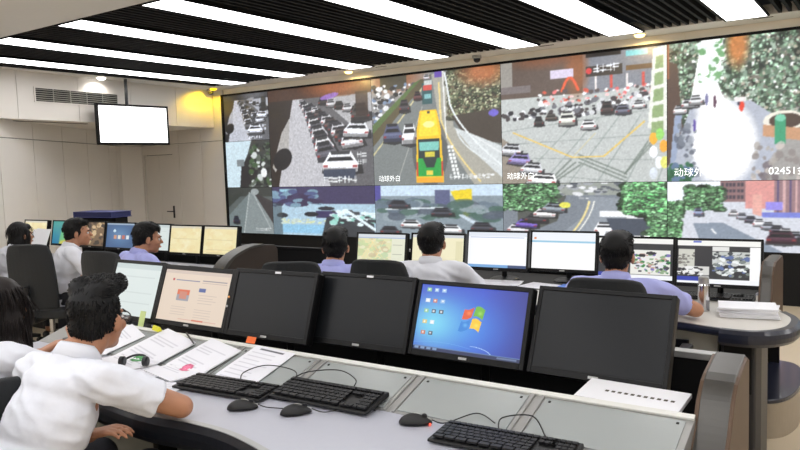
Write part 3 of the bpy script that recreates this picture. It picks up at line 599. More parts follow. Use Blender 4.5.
MB().prism([(-.68, 3.86), (-.52, 3.86), (-.5, 3.92), (-.5, 4.16), (-.68, 4.16)], 'z', 0, .68).build('end_leg', mat('leg_metal', rgb(64, 64, 66), .4, .5), mc, .01, 3)
MB().bb(-.665, -.535, 3.852, 3.865, .4, .675).build('leg_panel', M_dark, mc, .003)
pl = smooth_pts([(-.7, 4.36), (-.55, 4.36), (-.455, 4.44), (-.405, 4.62), (-.395, 4.85), (-.41, 5.08), (-.47, 5.24), (-.56, 5.28)], 6)
MB().prism(pl+[(-.7, 5.28)], 'z', 0, .2).build('end_plinth', mat('plinth_beige', rgb(160, 148, 130), .5), mc)
MB().prism([(x_-.004, y_) for x_, y_ in pl]+[(-.7, 5.28)], 'z', .2, .222).build('plinth_cap', M_navy, mc, .004)
fin(mc, -.565, -.495, smooth_pts([(4.24, .75), (4.27, .82), (4.31, .92), (4.36, .98)], 4)+[(4.42, 1.0), (4.72, 1.0), (4.76, .97), (4.77, .62), (4.24, .62)])
# left console --------------------------------------------------
lc = empty('console_desk', (0, 0, 0), 0, 'left console running toward the beige panel wall with dark end upright', 'console')
lfe = smooth_pts([(-8.1, 3.72), (-7.4, 3.78), (-6.6, 3.72), (-5.8, 3.78), (-5.0, 3.72), (-4.22, 3.66)], 6)
MB().prism(lfe+[(-4.22, 4.38), (-8.1, 4.38)], 'z', .71, .75).build('worktop', M_top, lc)
bullnose(lfe, .68, .7505, M_edge, lc, d=.03)
MB().bb(-8.1, -4.22, 4.38, 5.0, .62, .64).build('monitor_shelf', M_dark, lc)
MB().bb(-8.1, -4.22, 5.0, 5.03, .05, .84).build('back_panel', M_dark, lc); MB().bb(-8.1, -4.22, 4.99, 5.04, .84, .862).build('back_rail', M_dark, lc, .003)
for i in range(4): MB().bb(-8.0+.94*i+.005, -8.0+.94*(i+1)-.005, 4.0, 4.03, .1, .68).build('cabinet_panel', M_grey, lc, .004)
MB().bb(-8.0, -4.24, 4.03, 5.0, 0, .6).build('carcass', M_dark, lc)
o = MB().prism(smooth_pts([(3.62, .0), (3.62, .7), (3.66, .84), (3.78, .935), (3.95, .99)], 5)+[(4.1, 1.0), (4.24, .985), (4.27, .95), (4.28, 0)], 'x', -4.22, -4.13).build('end_fin', mat('fin_dark_brown', rgb(52, 42, 36), .5, var=.08), lc, .004)
MB().prism([(y_, z_) for y_, z_ in smooth_pts([(3.6, .68), (3.65, .84), (3.77, .943), (3.95, 1.0), (4.1, 1.008)], 6)]+[(4.1, .992), (3.955, .985), (3.79, .93), (3.675, .83), (3.63, .68)], 'x', -4.235, -4.115).build('fin_rim', M_alu, o, .002)

# ------------------------------------------------------------------ monitors
def icon_rows(c, x, y, nx, ny, dx, dy, s):
    for j in range(ny):
        for i in range(nx):
            if j >= 3 and i == 2: continue
            cl = random.choice([(230, 236, 240), (220, 200, 120), (150, 190, 230), (60, 70, 90), (200, 120, 90), (140, 200, 150)])
            c.rect(x+i*dx, y+j*dy, x+i*dx+s, y+j*dy+s*1.4, cl); c.rect(x+i*dx+s*.25, y+j*dy+s*.3, x+i*dx+s*.7, y+j*dy+s, (250, 250, 250), .8)
def scr_desktop():
    c = Cv(250, 156, (40, 76, 190)); X, Y = c.X, c.Y
    d1 = np.exp(-(((X-.16)/.3)**2+((Y-.58)/.42)**2))[..., None]; d2 = np.exp(-(((X-.5)/.4)**2+((Y-.6)/.5)**2))[..., None]; e = np.clip((X-.6)/.5, 0, 1)[..., None]
    base = np.array([46, 62, 190.])*(1-e)+np.array([36, 38, 120.])*e; col = base+(np.array([60, 140, 232.])-base)*d2*.8; col = col+(np.array([120, 214, 240.])-col)*d1*.95
    c.a = np.clip(col/255, 0, 1); c.grad(0, 0, 1, .1, (44, 46, 140), (46, 54, 160)) if False else None
    cx, cy = .53, .47
    def wav(u0, u1, v0, v1, cl, hi):
        pts = []
        f_ = lambda u, v: (cx+(u*.095-v*.018), cy+v*.165-.05*sin((u+.2)*2.6)*.8+.012*u)
        n = 8
        pts = [f_(u0+(u1-u0)*k/n, v0) for k in range(n+1)]+[f_(u1+(u0-u1)*k/n, v1) for k in range(n+1)]
        c.poly(pts, cl); c.ell((pts[0][0]+pts[n][0])/2, (pts[0][1]+pts[n+1][1])/2, .03, .045, hi, .55, 0, .9)
    wav(-1, -.08, -1, -.1, (226, 88, 40), (250, 170, 110)); wav(.08, 1, -1, -.1, (110, 184, 50), (190, 230, 110)); wav(-1, -.08, .1, 1, (40, 130, 216), (150, 214, 250)); wav(.08, 1, .1, 1, (250, 200, 40), (255, 236, 130))
    icon_rows(c, .06, .05, 3, 5, .075, .165, .042)
    c.curve(lambda t: (.55+.2*sin(t*1.57), .86+.12*(1-cos(t*1.57))), .008, (190, 226, 250), al=.8); c.curve(lambda t: (.0+.55*t, .9-.04*sin(pi*t)), .006, (120, 190, 240), al=.5)
    c.rect(0, .945, 1, 1, (26, 40, 84)); [c.rect(.02+.06*k, .955, .06+.06*k, .99, (120, 150, 190)) for k in range(4)]; c.rect(.8, .96, .97, .985, (150, 170, 200), .6); c.rect(0, .945, 1, .952, (90, 120, 170)); return c
def scr_page():
    c = Cv(160, 110, (222, 204, 186)); c.rect(0, 0, 1, .07, (206, 188, 176)); c.line([(.2, .2), (.55, .2)], .018, (120, 120, 150)); c.line([(.6, .18), (.95, .18)], .014, (140, 130, 140)); c.line([(.6, .22), (.95, .22)], .01, (180, 160, 150)); c.rect(.14, .17, .17, .22, (180, 60, 60))
    c.rect(.25, .38, .44, .6, (150, 150, 160)); c.rect(.25, .38, .44, .48, (214, 104, 66)); c.rect(.29, .42, .4, .56, (200, 130, 110)); c.rect(.57, .33, .67, .4, (70, 90, 150))
    for k in range(4): c.line([(.58, .46+.05*k), (.84-.05*(k % 2), .46+.05*k)], .008, (190, 172, 160)); c.line([(.2, .72+.05*k), (.42, .72+.05*k)], .008, (196, 178, 166)); c.line([(.56, .74+.05*k), (.8, .74+.05*k)], .008, (196, 178, 166))
    c.line([(.35, .95), (.9, .95)], .012, (206, 150, 130)); c.rect(.55, .935, .72, .965, (206, 110, 80)); return c
def scr_pale():
    c = Cv(80, 56, (214, 224, 222)); c.rect(0, 0, 1, .1, (196, 208, 208)); c.line([(0, .16), (1, .16)], .012, (160, 180, 184)); [c.line([(.05, .26+.1*k), (.9, .26+.1*k)], .006, (198, 208, 206)) for k in range(7)]; return c
def scr_map():
    c = Cv(80, 56, (224, 222, 176)); c.blobs(0, .1, 1, 1, [(200, 214, 160), (214, 206, 160), (190, 210, 170), (232, 230, 200), (206, 190, 150)], 120, .02, .08, .8); c.rect(0, 0, 1, .1, (214, 220, 226)); c.rect(0, .1, 1, .14, (170, 186, 216)); c.rect(.72, .14, 1, 1, (226, 228, 206)); [c.line([(.75, .25+.1*k), (.95, .25+.1*k)], .01, (170, 170, 150)) for k in range(6)]; [c.line([(random.random()*.7, .15), (random.random()*.7, 1)], .008, (240, 220, 150)) for k in range(5)]; return c
def scr_cream():
    c = Cv(70, 50, (238, 232, 196)); c.rect(0, 0, 1, .1, (206, 210, 214)); c.line([(.1, .2), (.9, .2)], .02, (120, 110, 150)); c.line([(.5, .14), (.85, .14)], .015, (90, 90, 80)); [c.line([(.1, .32+.1*k), (.8, .32+.1*k)], .008, (206, 198, 160)) for k in range(6)]; c.rect(.86, .2, .98, 1, (226, 220, 180)); return c
def scr_white():
    c = Cv(80, 56, (250, 252, 255)); c.rect(0, 0, 1, .12, (226, 232, 242)); c.line([(.05, .15), (.95, .15)], .014, (150, 170, 210)); c.rect(0, .93, 1, 1, (120, 170, 220)); c.rect(.7, .93, 1, 1, (60, 80, 120)); return c
def scr_white2():
    c = Cv(80, 56, (252, 252, 252)); c.rect(0, 0, 1, .22, (238, 242, 250)); c.rect(0, .24, 1, .285, (150, 200, 226)); c.rect(.04, .14, .08, .2, (226, 140, 80)); return c
def scr_cams(k=0):
    c = Cv(110, 70, (38, 40, 42)); c.rect(0, 0, 1, .13, (244, 244, 240)); c.rect(.2, .02, .3, .06, (90, 110, 200)); c.rect(0, .9, 1, 1, (244, 246, 250)); c.rect(0, .86, .35, .96, (40, 60, 170))
    if k == 0:
        c.rect(.45, .28, .97, .88, (232, 232, 226)); c.blobs(.48, .4, .95, .85, [(60, 60, 70), (230, 230, 236), (140, 170, 130), (120, 110, 180), (200, 160, 150), (40, 130, 60)], 90, .012, .035); c.rect(.2, .55, .4, .8, (120, 120, 170)); c.blobs(.1, .5, .42, .85, [(50, 50, 60), (200, 200, 210), (90, 90, 110)], 40, .02, .04); c.ell(.6, .42, .05, .04, (20, 20, 26)); c.ell(.72, .36, .07, .04, (24, 24, 30))
    else:
        c.rect(.02, .22, .22, .62, (206, 206, 196)); c.blobs(.03, .3, .22, .6, [(120, 116, 110), (180, 180, 172)], 25, .015, .03); c.rect(.02, .62, .4, .82, (214, 214, 210)); c.blobs(.02, .64, .4, .8, [(30, 30, 34), (236, 236, 236)], 30, .02, .04); c.rect(.42, .14, .64, .24, (228, 228, 226)); c.rect(.44, .26, .9, .56, (196, 200, 196)); c.blobs(.44, .28, .88, .82, [(60, 66, 70), (206, 210, 210), (120, 130, 126), (236, 240, 240), (90, 110, 160)], 90, .015, .04); c.rect(.88, .14, 1, .9, (250, 250, 250)); c.rect(.22, .14, .44, .6, (34, 34, 38))
        for j in range(4): c.line([(.26, .2+.1*j), (.4, .2+.1*j)], .008, (110, 110, 116))
    return c
def scr_teal():
    c = Cv(60, 44, (60, 150, 150)); c.grad(0, 0, 1, 1, (70, 160, 150), (40, 120, 160)); c.poly([(.6, 0), (1, 0), (1, 1), (.3, 1)], (206, 200, 90)); c.poly([(.4, .2), (.8, .1), (.6, .8), (.3, .9)], (110, 186, 130)); c.blur(4); return c
def scr_brown():
    c = Cv(60, 44, (120, 96, 70)); c.blobs(0, 0, 1, 1, [(170, 140, 100), (80, 62, 48), (206, 180, 140), (60, 50, 44)], 90, .03, .08); return c
def scr_blueicons():
    c = Cv(60, 44, (66, 98, 140)); c.ell(.5, .5, .5, .5, (96, 136, 176), .8, 0, .8); [c.rect(.28+.15*k, .5, .38+.15*k, .66, [(206, 150, 120), (226, 220, 210), (190, 110, 90), (220, 226, 230)][k]) for k in range(4)]; c.ell(.3, .32, .05, .06, (206, 226, 236)); c.rect(0, 0, 1, .06, (160, 180, 200)); return c
def scr_yellow(k=0):
    c = Cv(60, 44, (236, 222, 172)); c.rect(0, 0, 1, .1, (214, 208, 190)); c.blobs(.0, .1, 1, 1, [(240, 232, 186), (230, 208, 150), (244, 238, 206)], 50, .05, .12, .3); [c.line([(.1, .25+.12*j), (.9, .25+.12*j)], .01, (206, 190, 140), .6) for j in range(5+k)]; return c
def monitor(x, y, zb, w, h, tilt, yaw, label, cv=None, group='desk monitors', desk_z=.62, bez=.018, chin=.026, buttons=False, mark=False, arm=True):
    """bottom centre of the case front at (x, y, zb); parts: case, screen, arm or stand"""
    t = empty('monitor', (x, y, zb), radians(yaw), label, 'monitor', group)
    pv = Matrix.Rotation(-radians(tilt), 3, 'X')
    R4 = pv.to_4x4()
    def P(mb): return mb.xf(R4)
    P(MB().bb(-w/2, w/2, .004, .045, 0, h)).build('case', M_bez, t, .006, 3)
    f_ = MB(); f_.bb(-w/2, -w/2+bez, -.004, .006, 0, h); f_.bb(w/2-bez, w/2, -.004, .006, 0, h); f_.bb(-w/2+bez, w/2-bez, -.004, .006, h-bez, h); f_.bb(-w/2+bez, w/2-bez, -.004, .006, 0, chin)
    fb = P(f_).build('bezel', M_bez, t, .002)
    P(MB().bb(-w*.28, w*.28, .04, .085, h*.18, h*.8)).build('back_cover', M_bez, t, .012, 3)
    sw, sh = w-2*bez, h-bez-chin
    if cv is None:
        P(MB().bb(-sw/2, sw/2, .0005, .006, chin, chin+sh)).build('screen', M_off, t)
    else:
        me = screen_mesh(cv, sw, sh); me.transform(Matrix.Translation((-sw/2, .0015, chin))); me.transform(R4); link('screen', me, M_pic, t)
    P(MB().bb(-.018, .018, -.0055, -.0035, chin*.3, chin*.65)).build('maker_badge', M_alu2, fb)
    if buttons:
        for k in range(2): P(MB().lathe([(.006, 0), (.006, .003), (.004, .004)], (w/2-bez*.5, -.004, h*.42+.045*k), 12, Rx(pi/2))).build('button', mat('button_amber', rgb(230, 160, 90), .4) if k else M_alu2, fb)
    if mark: P(MB().bb(-.0, .035, -.0055, -.0035, h-bez*.8, h-bez*.3)).build('white_mark', M_paper, fb)
    # stand
    c0 = pv @ V((0, .085, h*.45)); zf = desk_z-zb
    s_ = MB(); s_.tube([c0+V((0, -.02, 0)), c0+V((0, .05, -.01)), (0, c0.y+.055, zf+.14), (0, c0.y+.055, zf+.01)], .018, 10); s_.build('stand_post', M_bez, t, smooth=False)
    MB().lathe([(.1, zf+.0005), (.105, zf+.006), (.09, zf+.014), (.03, zf+.022)], (0, c0.y+.055, 0), 28).build('stand_base', M_bez, t)
    return t
G1 = 'monitors on the front console'
monitor(-3.36, 2.30, .82, .43, .325, 20, 0, 'lit monitor with a pale page, leftmost on the front console', scr_pale(), G1)
monitor(-2.875, 2.30, .826, .545, .312, 20, 0, 'monitor showing a peach web page with an orange picture', scr_page(), G1, bez=.024, buttons=True)
monitor(-2.345, 2.305, .826, .505, .322, 20, 2, 'switched-off monitor beside the peach web page monitor', None, G1, bez=.02, mark=True)
monitor(-1.875, 2.385, .824, .51, .322, 20, 1, 'switched-off monitor left of the blue desktop monitor', None, G1, mark=True)
monitor(-1.357, 2.395, .826, .518, .312, 20, -1, 'monitor showing a bright blue desktop with icons and window flag', scr_desktop(), G1)
monitor(-.838, 2.40, .822, .505, .33, 24, -1, 'switched-off monitor at the right end of the front console', None, G1, bez=.016)
G2 = 'monitors on the middle console'
ms = [(-3.15, 4.34, 4, scr_map(), 'monitor showing a pale green map beside the lilac-shirted man'), (-2.70, 4.42, 4, scr_cream(), 'monitor with a cream page behind the white-shirted man at the middle console'), (-2.27, 4.52, 4, scr_white(), 'white lit monitor with a blue bottom bar, right of the white-shirted man'),
      (-1.82, 4.62, 4, scr_white2(), 'white lit monitor with a thin blue stripe near its top'), (-1.27, 4.40, 4, scr_cams(0), 'monitor with camera windows behind the lilac-shirted man on the right'), (-.795, 4.40, 4, scr_cams(1), 'monitor with dark camera windows at the right end of the middle console')]
for k, (x, y, yw, cv, lb) in enumerate(ms): monitor(x, y, .835, .47 if k not in (0, 1) else .445, .285 if k not in (0, 1) else .265, 10, yw, lb, cv, G2, .7508, bez=.014, chin=.022)
G3 = 'monitors on the left console'
ls = [(-8.0, 4.36, scr_yellow(), 'yellow lit monitor at the far left of the left console'), (-7.45, 4.38, scr_teal(), 'monitor with a teal and yellow picture beside the standing papers'), (-6.95, 4.38, scr_brown(), 'monitor with a brown picture under the blue binder'), (-6.42, 4.36, scr_blueicons(), 'monitor showing a blue desktop with a row of icons'),
      (-5.85, 4.34, scr_pale(), 'monitor behind the head of the lilac-shirted man at the left console'), (-5.34, 4.30, scr_yellow(), 'pale yellow lit monitor, second from the left console end upright'), (-4.90, 4.32, scr_yellow(2), 'pale yellow lit monitor nearest the left console end upright')]
for (x, y, cv, lb) in ls: monitor(x, y, .84, .46 if x < -5.5 else .435, .28, 10, 2, lb, cv, G3, .64, bez=.014, chin=.022)
# hanging television
tv = empty('hanging_television', (-8.93, 6.45, 2.012), radians(90-3), 'white glowing flat television hanging from a black rod at left', 'television')
TW, TH = 1.14, .572
MB().bb(-TW/2, TW/2, .006, .055, 0, TH).build('case', M_bez, tv, .01, 3)
f = MB(); f.bb(-TW/2, -TW/2+.03, -.006, .008, 0, TH); f.bb(TW/2-.03, TW/2, -.006, .008, 0, TH); f.bb(-TW/2, TW/2, -.006, .008, TH-.03, TH); f.bb(-TW/2, TW/2, -.006, .008, 0, .034); f.build('bezel', M_bez, tv, .003)
MB().bb(-TW/2+.03, TW/2-.03, -.001, .007, .034, TH-.03).build('screen', mat('white_screen', (1, 1, 1), .3, var=0, emit=1.6), tv)
MB().tube([(-.05, .08, .2), (-.05, .08, ceil_z-2.012)], .022, 12).build('ceiling_rod', M_edge, tv); MB().bb(-.2, .1, .05, .1, .15, .42).build('mount_plate', M_edge, tv, .004)

# ------------------------------------------------------------------ office chairs
def make_chair():
    t = empty('office_chair')
    MB().prism(smooth_pts([(-.23, -.20), (-.24, .05), (-.2, .24), (0, .27), (.2, .24), (.24, .05), (.23, -.20), (0, -.23), (-.23, -.20)], 4)[:-1], 'z', .43, .505).build('seat', M_chair, t, .02, 3)
    # curved back
    vs = []; nx, nz = 10, 12
    for side in (0, 1):
        for j in range(nz+1):
            v = j/nz; z = .52+.545*v; hw = .215*(1-.16*v*v-.10*max(0, v-.82)/.18-.12*(1-v)**2)
            for i in range(nx+1):
                u = i/nx*2-1; y = -.24-.07*v-.03*sin(pi*v)*0+.055*u*u+(.035 if side else 0)*-1
                vs.append((hw*u, y, z-(.018*abs(u)**4 if j == nz else 0)))
    n = (nx+1)*(nz+1); fs = []
    for j in range(nz):
        for i in range(nx):
            a = j*(nx+1)+i; fs.append((a, a+1, a+nx+2, a+nx+1)); fs.append((n+a+nx+1, n+a+nx+2, n+a+1, n+a))
    for i in range(nx): fs.append((i, n+i, n+i+1, i+1)); a = nz*(nx+1)+i; fs.append((a+1, n+a+1, n+a, a))
    for j in range(nz):
        a = j*(nx+1); fs.append((a+nx+1, n+a+nx+1, n+a, a)); a += nx; fs.append((a, n+a, n+a+nx+1, a+nx+1))
    MB().add(vs, fs).build('backrest', M_chair, t, .012, 3)
    MB().tube([(0, -.1, .42), (0, -.27, .42), (0, -.31, .5), (0, -.335, .72)], .022, 10).build('back_bar', M_chairp, t)
    for sx in (-1, 1):
        MB().tube([(sx*.2, 0, .44), (sx*.29, 0, .46), (sx*.29, -.02, .66)], .016, 10).build('arm_post', M_chrome, t)
        MB().box((sx*.29, .02, .675), (.055, .26, .028)).build('armrest', M_chairp, t, .01, 3)
    MB().lathe([(.03, .12), (.03, .28), (.022, .28), (.022, .43)], n=14).build('gas_column', M_chrome, t)
    for k in range(5):
        a = 2*pi*k/5+.3; c, s_ = cos(a), sin(a)
        l = MB().tube([(0, 0, .12), (c*.15, s_*.15, .105), (c*.29, s_*.29, .075)], 0, 8, [.032, .026, .017]).build('base_leg', M_chairp, t)
        MB().lathe([(.028, -.02), (.03, -.015), (.03, .015), (.028, .02)], (c*.29, s_*.29, .031), 14, Matrix.Rotation(a, 3, 'Z') @ Matrix.Rotation(pi/2, 3, 'X')).build('castor', M_chairp, l)
    return t
proto = make_chair(); chair_used = []
def seat_chair(x, y, a, label):
    o = copy_tree(proto) if chair_used else proto
    chair_used.append(1); o.location = (x, y, 0); o.rotation_euler = (0, 0, radians(a)); return tag(o, label, 'chair', 'operator chairs')

# ------------------------------------------------------------------ people
def remesh(mb, vox, sm=4, name='body'):
    me = mb.mesh(name); ob = bpy.data.objects.new('tmp', me); COL.objects.link(ob)
    r = ob.modifiers.new('r', 'REMESH'); r.mode = 'VOXEL'; r.voxel_size = vox; r.use_smooth_shade = True
    s_ = ob.modifiers.new('s', 'SMOOTH'); s_.factor = .5; s_.iterations = sm
    dg = bpy.context.evaluated_depsgraph_get(); out = bpy.data.meshes.new_from_object(ob.evaluated_get(dg)); bpy.data.objects.remove(ob)
    out.name = name; return out
def ik(S, T, l1, l2, pole):
    S, T = V(S), V(T); d = T-S; L = min(d.length, (l1+l2)*.995); d.normalize(); T = S+d*L
    a = (l1*l1-l2*l2+L*L)/(2*L); h_ = math.sqrt(max(l1*l1-a*a, 0)); p = V(pole); p = (p-d*p.dot(d)).normalized()
    return S+d*a+p*h_, T
def add_hand(mb, Wp, d, n, side, curl=.5, k=1.):
    """palm, four fingers and a thumb; d along the hand, n out of the back of the hand, side +1 right hand"""
    d = V(d).normalized(); n = V(n); n = (n-d*n.dot(d)).normalized(); s_ = d.cross(n)*side   # towards the thumb side
    for u in (-.026, -.009, .009, .026): mb.capsule(Wp+s_*u*.7, .016*k, Wp+d*.085*k+s_*u*1.1, .0125*k, 10)
    for i, (u, l) in enumerate(((.03, .068), (.010, .078), (-.011, .072), (-.031, .056))):
        p = Wp+d*.085*k+s_*u*1.12; dd = d; 
        for j, f_ in enumerate((.45, .32, .25)):
            dd = (dd*cos(curl*(.5+.25*j))-n*sin(curl*(.5+.25*j))).normalized(); q = p+dd*l*f_*k
            mb.capsule(p, (.0092-.0008*j)*k, q, (.0085-.0008*j)*k, 8); p = q
    p = Wp+d*.02*k+s_*.024; t = (d*.7+s_*.75-n*.25).normalized(); q = p+t*.045*k; mb.capsule(p, .013*k, q, .0105*k, 8)
    t = (d*.95+s_*.25-n*.3).normalized(); mb.capsule(q, .0105*k, q+t*.034*k, .008*k, 8)
def person(label, head_top, yaw, lean, shirt, hair='short', hmat=None, rh=None, lh=None, head_yaw=0., head_pitch=0., vox=.008, glasses=False, relbow=None, lhw=None, rhw=None, pole_r=(1, -.3, -1), pole_l=(-1, -.3, -1), seat=.55, side_lean=0., group='seated operators', shirt_vox=None, look_hair=1., wid=1.):
    """head_top world point; yaw (deg) of the facing direction from +Y towards -X; hands given in local coordinates"""
    hx, hy, hz = head_top; ya = radians(yaw); le = radians(lean); hl = .245
    # spine length from the head height
    up_t = Matrix.Rotation(-le, 3, 'X') @ V((sin(radians(side_lean)), 0, cos(radians(side_lean))))
    neck_h = .075
    spine = (hz-hl+.035-seat-neck_h*cos(le*.6)*.55)/up_t.z
    spine = max(.42, min(.58, spine)); k = spine/.5
    T = Matrix.Rotation(-le, 3, 'X') @ Matrix.Rotation(radians(side_lean), 3, 'Y')
    pel = V((0, 0, seat)); tp = lambda x, y, z: pel+T @ V((x*wid, y, z*k))
    nb = tp(0, -.005, .5)                                   # neck base
    hd = Matrix.Rotation(radians(head_yaw), 3, 'Z') @ Matrix.Rotation(-radians(head_pitch), 3, 'X')
    hc = nb+V((0, .045+.11*sin(le), .0))+V((0, 0, .112-.04*sin(le)))     # head centre
    hp = lambda x, y, z: hc+hd @ V((x, y, z))
    ztop = hp(0, -.01, .128).z
    off = V((hx, hy, 0))-Rz(ya) @ V((hc.x, hc.y, 0)); off.z = hz-ztop
    # ---- body
    b = MB()
    b.ell(hp(0, -.016, .03), (.075, .095, .092), hd); b.ell(hp(0, .03, -.03), (.060, .066, .082), hd); b.ell(hp(0, .062, -.088), (.034, .028, .026), hd); b.ell(hp(0, .02, -.075), (.052, .055, .035), hd)
    b.ell(hp(0, .083, .018), (.046, .018, .014), hd); b.capsule(hp(0, .092, .004), .009, hp(0, .114, -.03), .0125, 10); b.ell(hp(0, .092, -.06), (.024, .012, .012), hd)
    for sx in (-1, 1): b.ell(hp(sx*.078, -.006, -.014), (.011, .021, .034), hd @ Rz(sx*-.35)); b.ell(hp(sx*.04, .066, -.028), (.024, .022, .022), hd)
    b.capsule(hp(0, -.03, -.06), .056, nb+V((0, 0, -.03)), .06)
    b.ell(tp(0, 0, 0), (.155, .11, .11), T); b.ell(tp(0, 0, .16), (.135, .092, .14), T); b.ell(tp(0, .01, .32), (.155, .1, .15), T); b.capsule(tp(-.15, -.005, .43), .05, tp(.15, -.005, .43), .05); b.capsule(tp(0, -.01, .42), .065, nb, .055)
    sh = {1: tp(.185, 0, .425), -1: tp(-.185, 0, .425)}
    elb, wri = {}, {}
    for sx, tgt, pole in ((1, rh, pole_r), (-1, lh, pole_l)):
        if tgt is None: tgt = (sx*.16, .36, .64)
        if sx == 1 and rhw is not None: tgt = Rz(-ya) @ (V(rhw)-off)
        if sx == -1 and lhw is not None: tgt = Rz(-ya) @ (V(lhw)-off)
        if sx == 1 and relbow is not None:
            e_ = Rz(-ya) @ (V(relbow)-off); dl = (e_-sh[1]); e_ = sh[1]+dl.normalized()*min(max(dl.length, .25), .32); w_ = e_+(V(tgt)-e_).normalized()*.25
        else: e_, w_ = ik(sh[sx], tgt, .29, .25, pole)
        elb[sx], wri[sx] = e_, w_
        b.capsule(sh[sx], .052, e_, .040); b.capsule(e_, .041, w_, .027)
        f_ = (w_-e_).normalized(); n_ = V((0, 0, 1)) if abs(f_.z) < .8 else V((0, -1, 0))
        add_hand(b, w_, f_, n_, sx, .55)
        hipj = tp(sx*.09, 0, -.01); kn = V((sx*.13, .44, .53)); an = V((sx*.13, .42, .10))
        b.capsule(hipj, .08, kn, .055); b.capsule(kn, .052, an, .036); b.capsule(an+V((0, -.02, -.045)), .036, an+V((0, .15, -.06)), .03)
    body = remesh(b, vox, 5)
    root = link('person', body, M_skin, smooth=True); root.location = off; root.rotation_euler = (0, 0, ya); tag(root, label, 'person', group)
    # ---- shirt
    g = .016; b = MB()
    b.ell(tp(0, -.005, -.02), (.178*wid, .132, .13), T); b.ell(tp(0, -.012, .12), (.166*wid, .122, .16), T); b.ell(tp(0, -.002, .29), (.178*wid, .124, .17), T); b.ell(tp(0, -.012, .38), (.165*wid, .102, .10), T)
    b.capsule(tp(-.165, -.005, .425), .066, tp(.165, -.005, .425), .066); b.capsule(tp(0, -.015, .41), .085, tp(0, -.008, .475), .066)
    for sx in (-1, 1):
        m_ = sh[sx]+(elb[sx]-sh[sx])*.68; b.capsule(sh[sx], .066, sh[sx]+(elb[sx]-sh[sx])*.4, .066)
        ax = (elb[sx]-sh[sx]).normalized(); s0 = sh[sx]+ax*.08; s1 = m_; b.tube([s0, s0+(s1-s0)*.5, s1], 0, 18, [.062, .064, .067])
    sv = shirt_vox or vox*1.15
    me = remesh(b, sv, 5, 'shirt')
    n = len(me.vertices); co = np.empty(n*3); me.vertices.foreach_get('co', co); co = co.reshape(-1, 3); no = np.empty(n*3); me.vertices.foreach_get('normal', no); no = no.reshape(-1, 3)
    dsp = np.empty(n)
    for i in range(n):
        p = V(co[i]); a = noise.noise(V((p.x*5+7*hx, p.y*9, p.z*17+p.x*9))); c2 = noise.noise(V((p.x*16+hx, p.y*16-p.z*7, p.z*13)))
        dsp[i] = (abs(a)-.25)*-.016+.004*c2
    co += no*dsp[:, None]; me.vertices.foreach_set('co', co.ravel()); me.update()
    so = link('shirt', me, shirt, root, smooth=True)
    # collar: folded band round the neck
    c0 = nb+V((0, .012, -.012)); Rn = Matrix.Rotation(-le*.55-.12, 3, 'X'); cb = MB()
    prof = [(.064, .0), (.061, .026), (.064, .034), (.071, .026), (.082, -.012), (.078, -.016), (.069, .0)]
    vs = []; nn = 28; kk = len(prof)
    for q in range(nn):
        a = 2*pi*q/nn; fr = max(0, sin(a)); 
        for r_, z_ in prof: vs.append(c0+Rn @ V((r_*cos(a)*1.0, r_*sin(a)*1.05, z_*(1-.35*fr)-.02*fr)))
    fs = [(q*kk+j, q*kk+(j+1) % kk, ((q+1) % nn)*kk+(j+1) % kk, ((q+1) % nn)*kk+j) for q in range(nn) for j in range(kk)]
    cb.add(vs, fs).build('collar', shirt, so, smooth=True)
    # ---- trousers and shoes
    b = MB(); b.ell(tp(0, 0, -.03), (.17*wid, .125, .10), T)
    for sx in (-1, 1):
        hipj = tp(sx*.09, 0, -.01); kn = V((sx*.13, .44, .53)); an = V((sx*.13, .42, .13)); b.capsule(hipj, .095, kn, .068); b.tube([kn, (kn+an)/2, an], 0, 16, [.068, .062, .058]); b.ell(kn, (.067, .067, .067))
    link('trousers', remesh(b, .014, 4, 'trousers'), M_trous, root, smooth=True)
    for sx in (-1, 1):
        b = MB(); an = V((sx*.13, .42, .10)); b.capsule(an+V((0, -.03, -.05)), .042, an+V((0, .13, -.06)), .036); b.box(an+V((0, .05, -.09)), (.07, .24, .018)); link('shoe', remesh(b, .01, 3, 'shoe'), M_shoe, root, smooth=True)
    # ---- eyes, brows, lips
    for sx in (-1, 1):
        e = MB().ell(hp(sx*.031, .083, -.004), (.0135, .011, .0085), hd, 12, 8).build('eye', M_eye, root, smooth=True)
        MB().ell(hp(sx*.031, .0925, -.004), (.006, .003, .006), hd, 10, 6).build('iris', M_hair, e, smooth=True)
        MB().tube([hp(sx*.015, .101, .016), hp(sx*.032, .098, .021), hp(sx*.05, .086, .016)], .004, 6).build('eyebrow', M_hair, root)
    MB().ell(hp(0, .101, -.063), (.021, .008, .007), hd, 12, 8).build('lips', M_lip, root, smooth=True)
    # ---- hair: a remeshed mass with locks laid over it
    b = MB(); hm = hmat or M_hair
    b.ell(hp(0, -.026, .045), (.081, .096, .088), hd); b.ell(hp(0, -.06, -.01), (.066, .052, .07), hd)
    for sx in (-1, 1): b.ell(hp(sx*.052, -.025, .015), (.03, .06, .055), hd); b.capsule(hp(sx*.072, .012, .02), .01, hp(sx*.073, .014, -.008), .007, 8)
    locks = []
    if hair == 'quiff':
        b.capsule(hp(-.035, -.04, .105), .045, hp(-.028, .068, .118), .036); b.capsule(hp(.035, -.04, .105), .045, hp(.028, .068, .118), .036); b.capsule(hp(0, .04, .115), .04, hp(0, .09, .125), .026)
    elif hair == 'long':
        b.ell(hp(0, -.05, -.05), (.088, .062, .11), hd); b.ell(hp(0, -.062, -.16), (.094, .05, .12), hd); b.ell(hp(0, -.068, -.26), (.085, .04, .09), hd)
        for sx in (-1, 1): b.capsule(hp(sx*.068, .02, .03), .028, hp(sx*.076, .0, -.16), .026)
        b.ell(hp(0, .045, .075), (.06, .045, .036), hd)
    else:
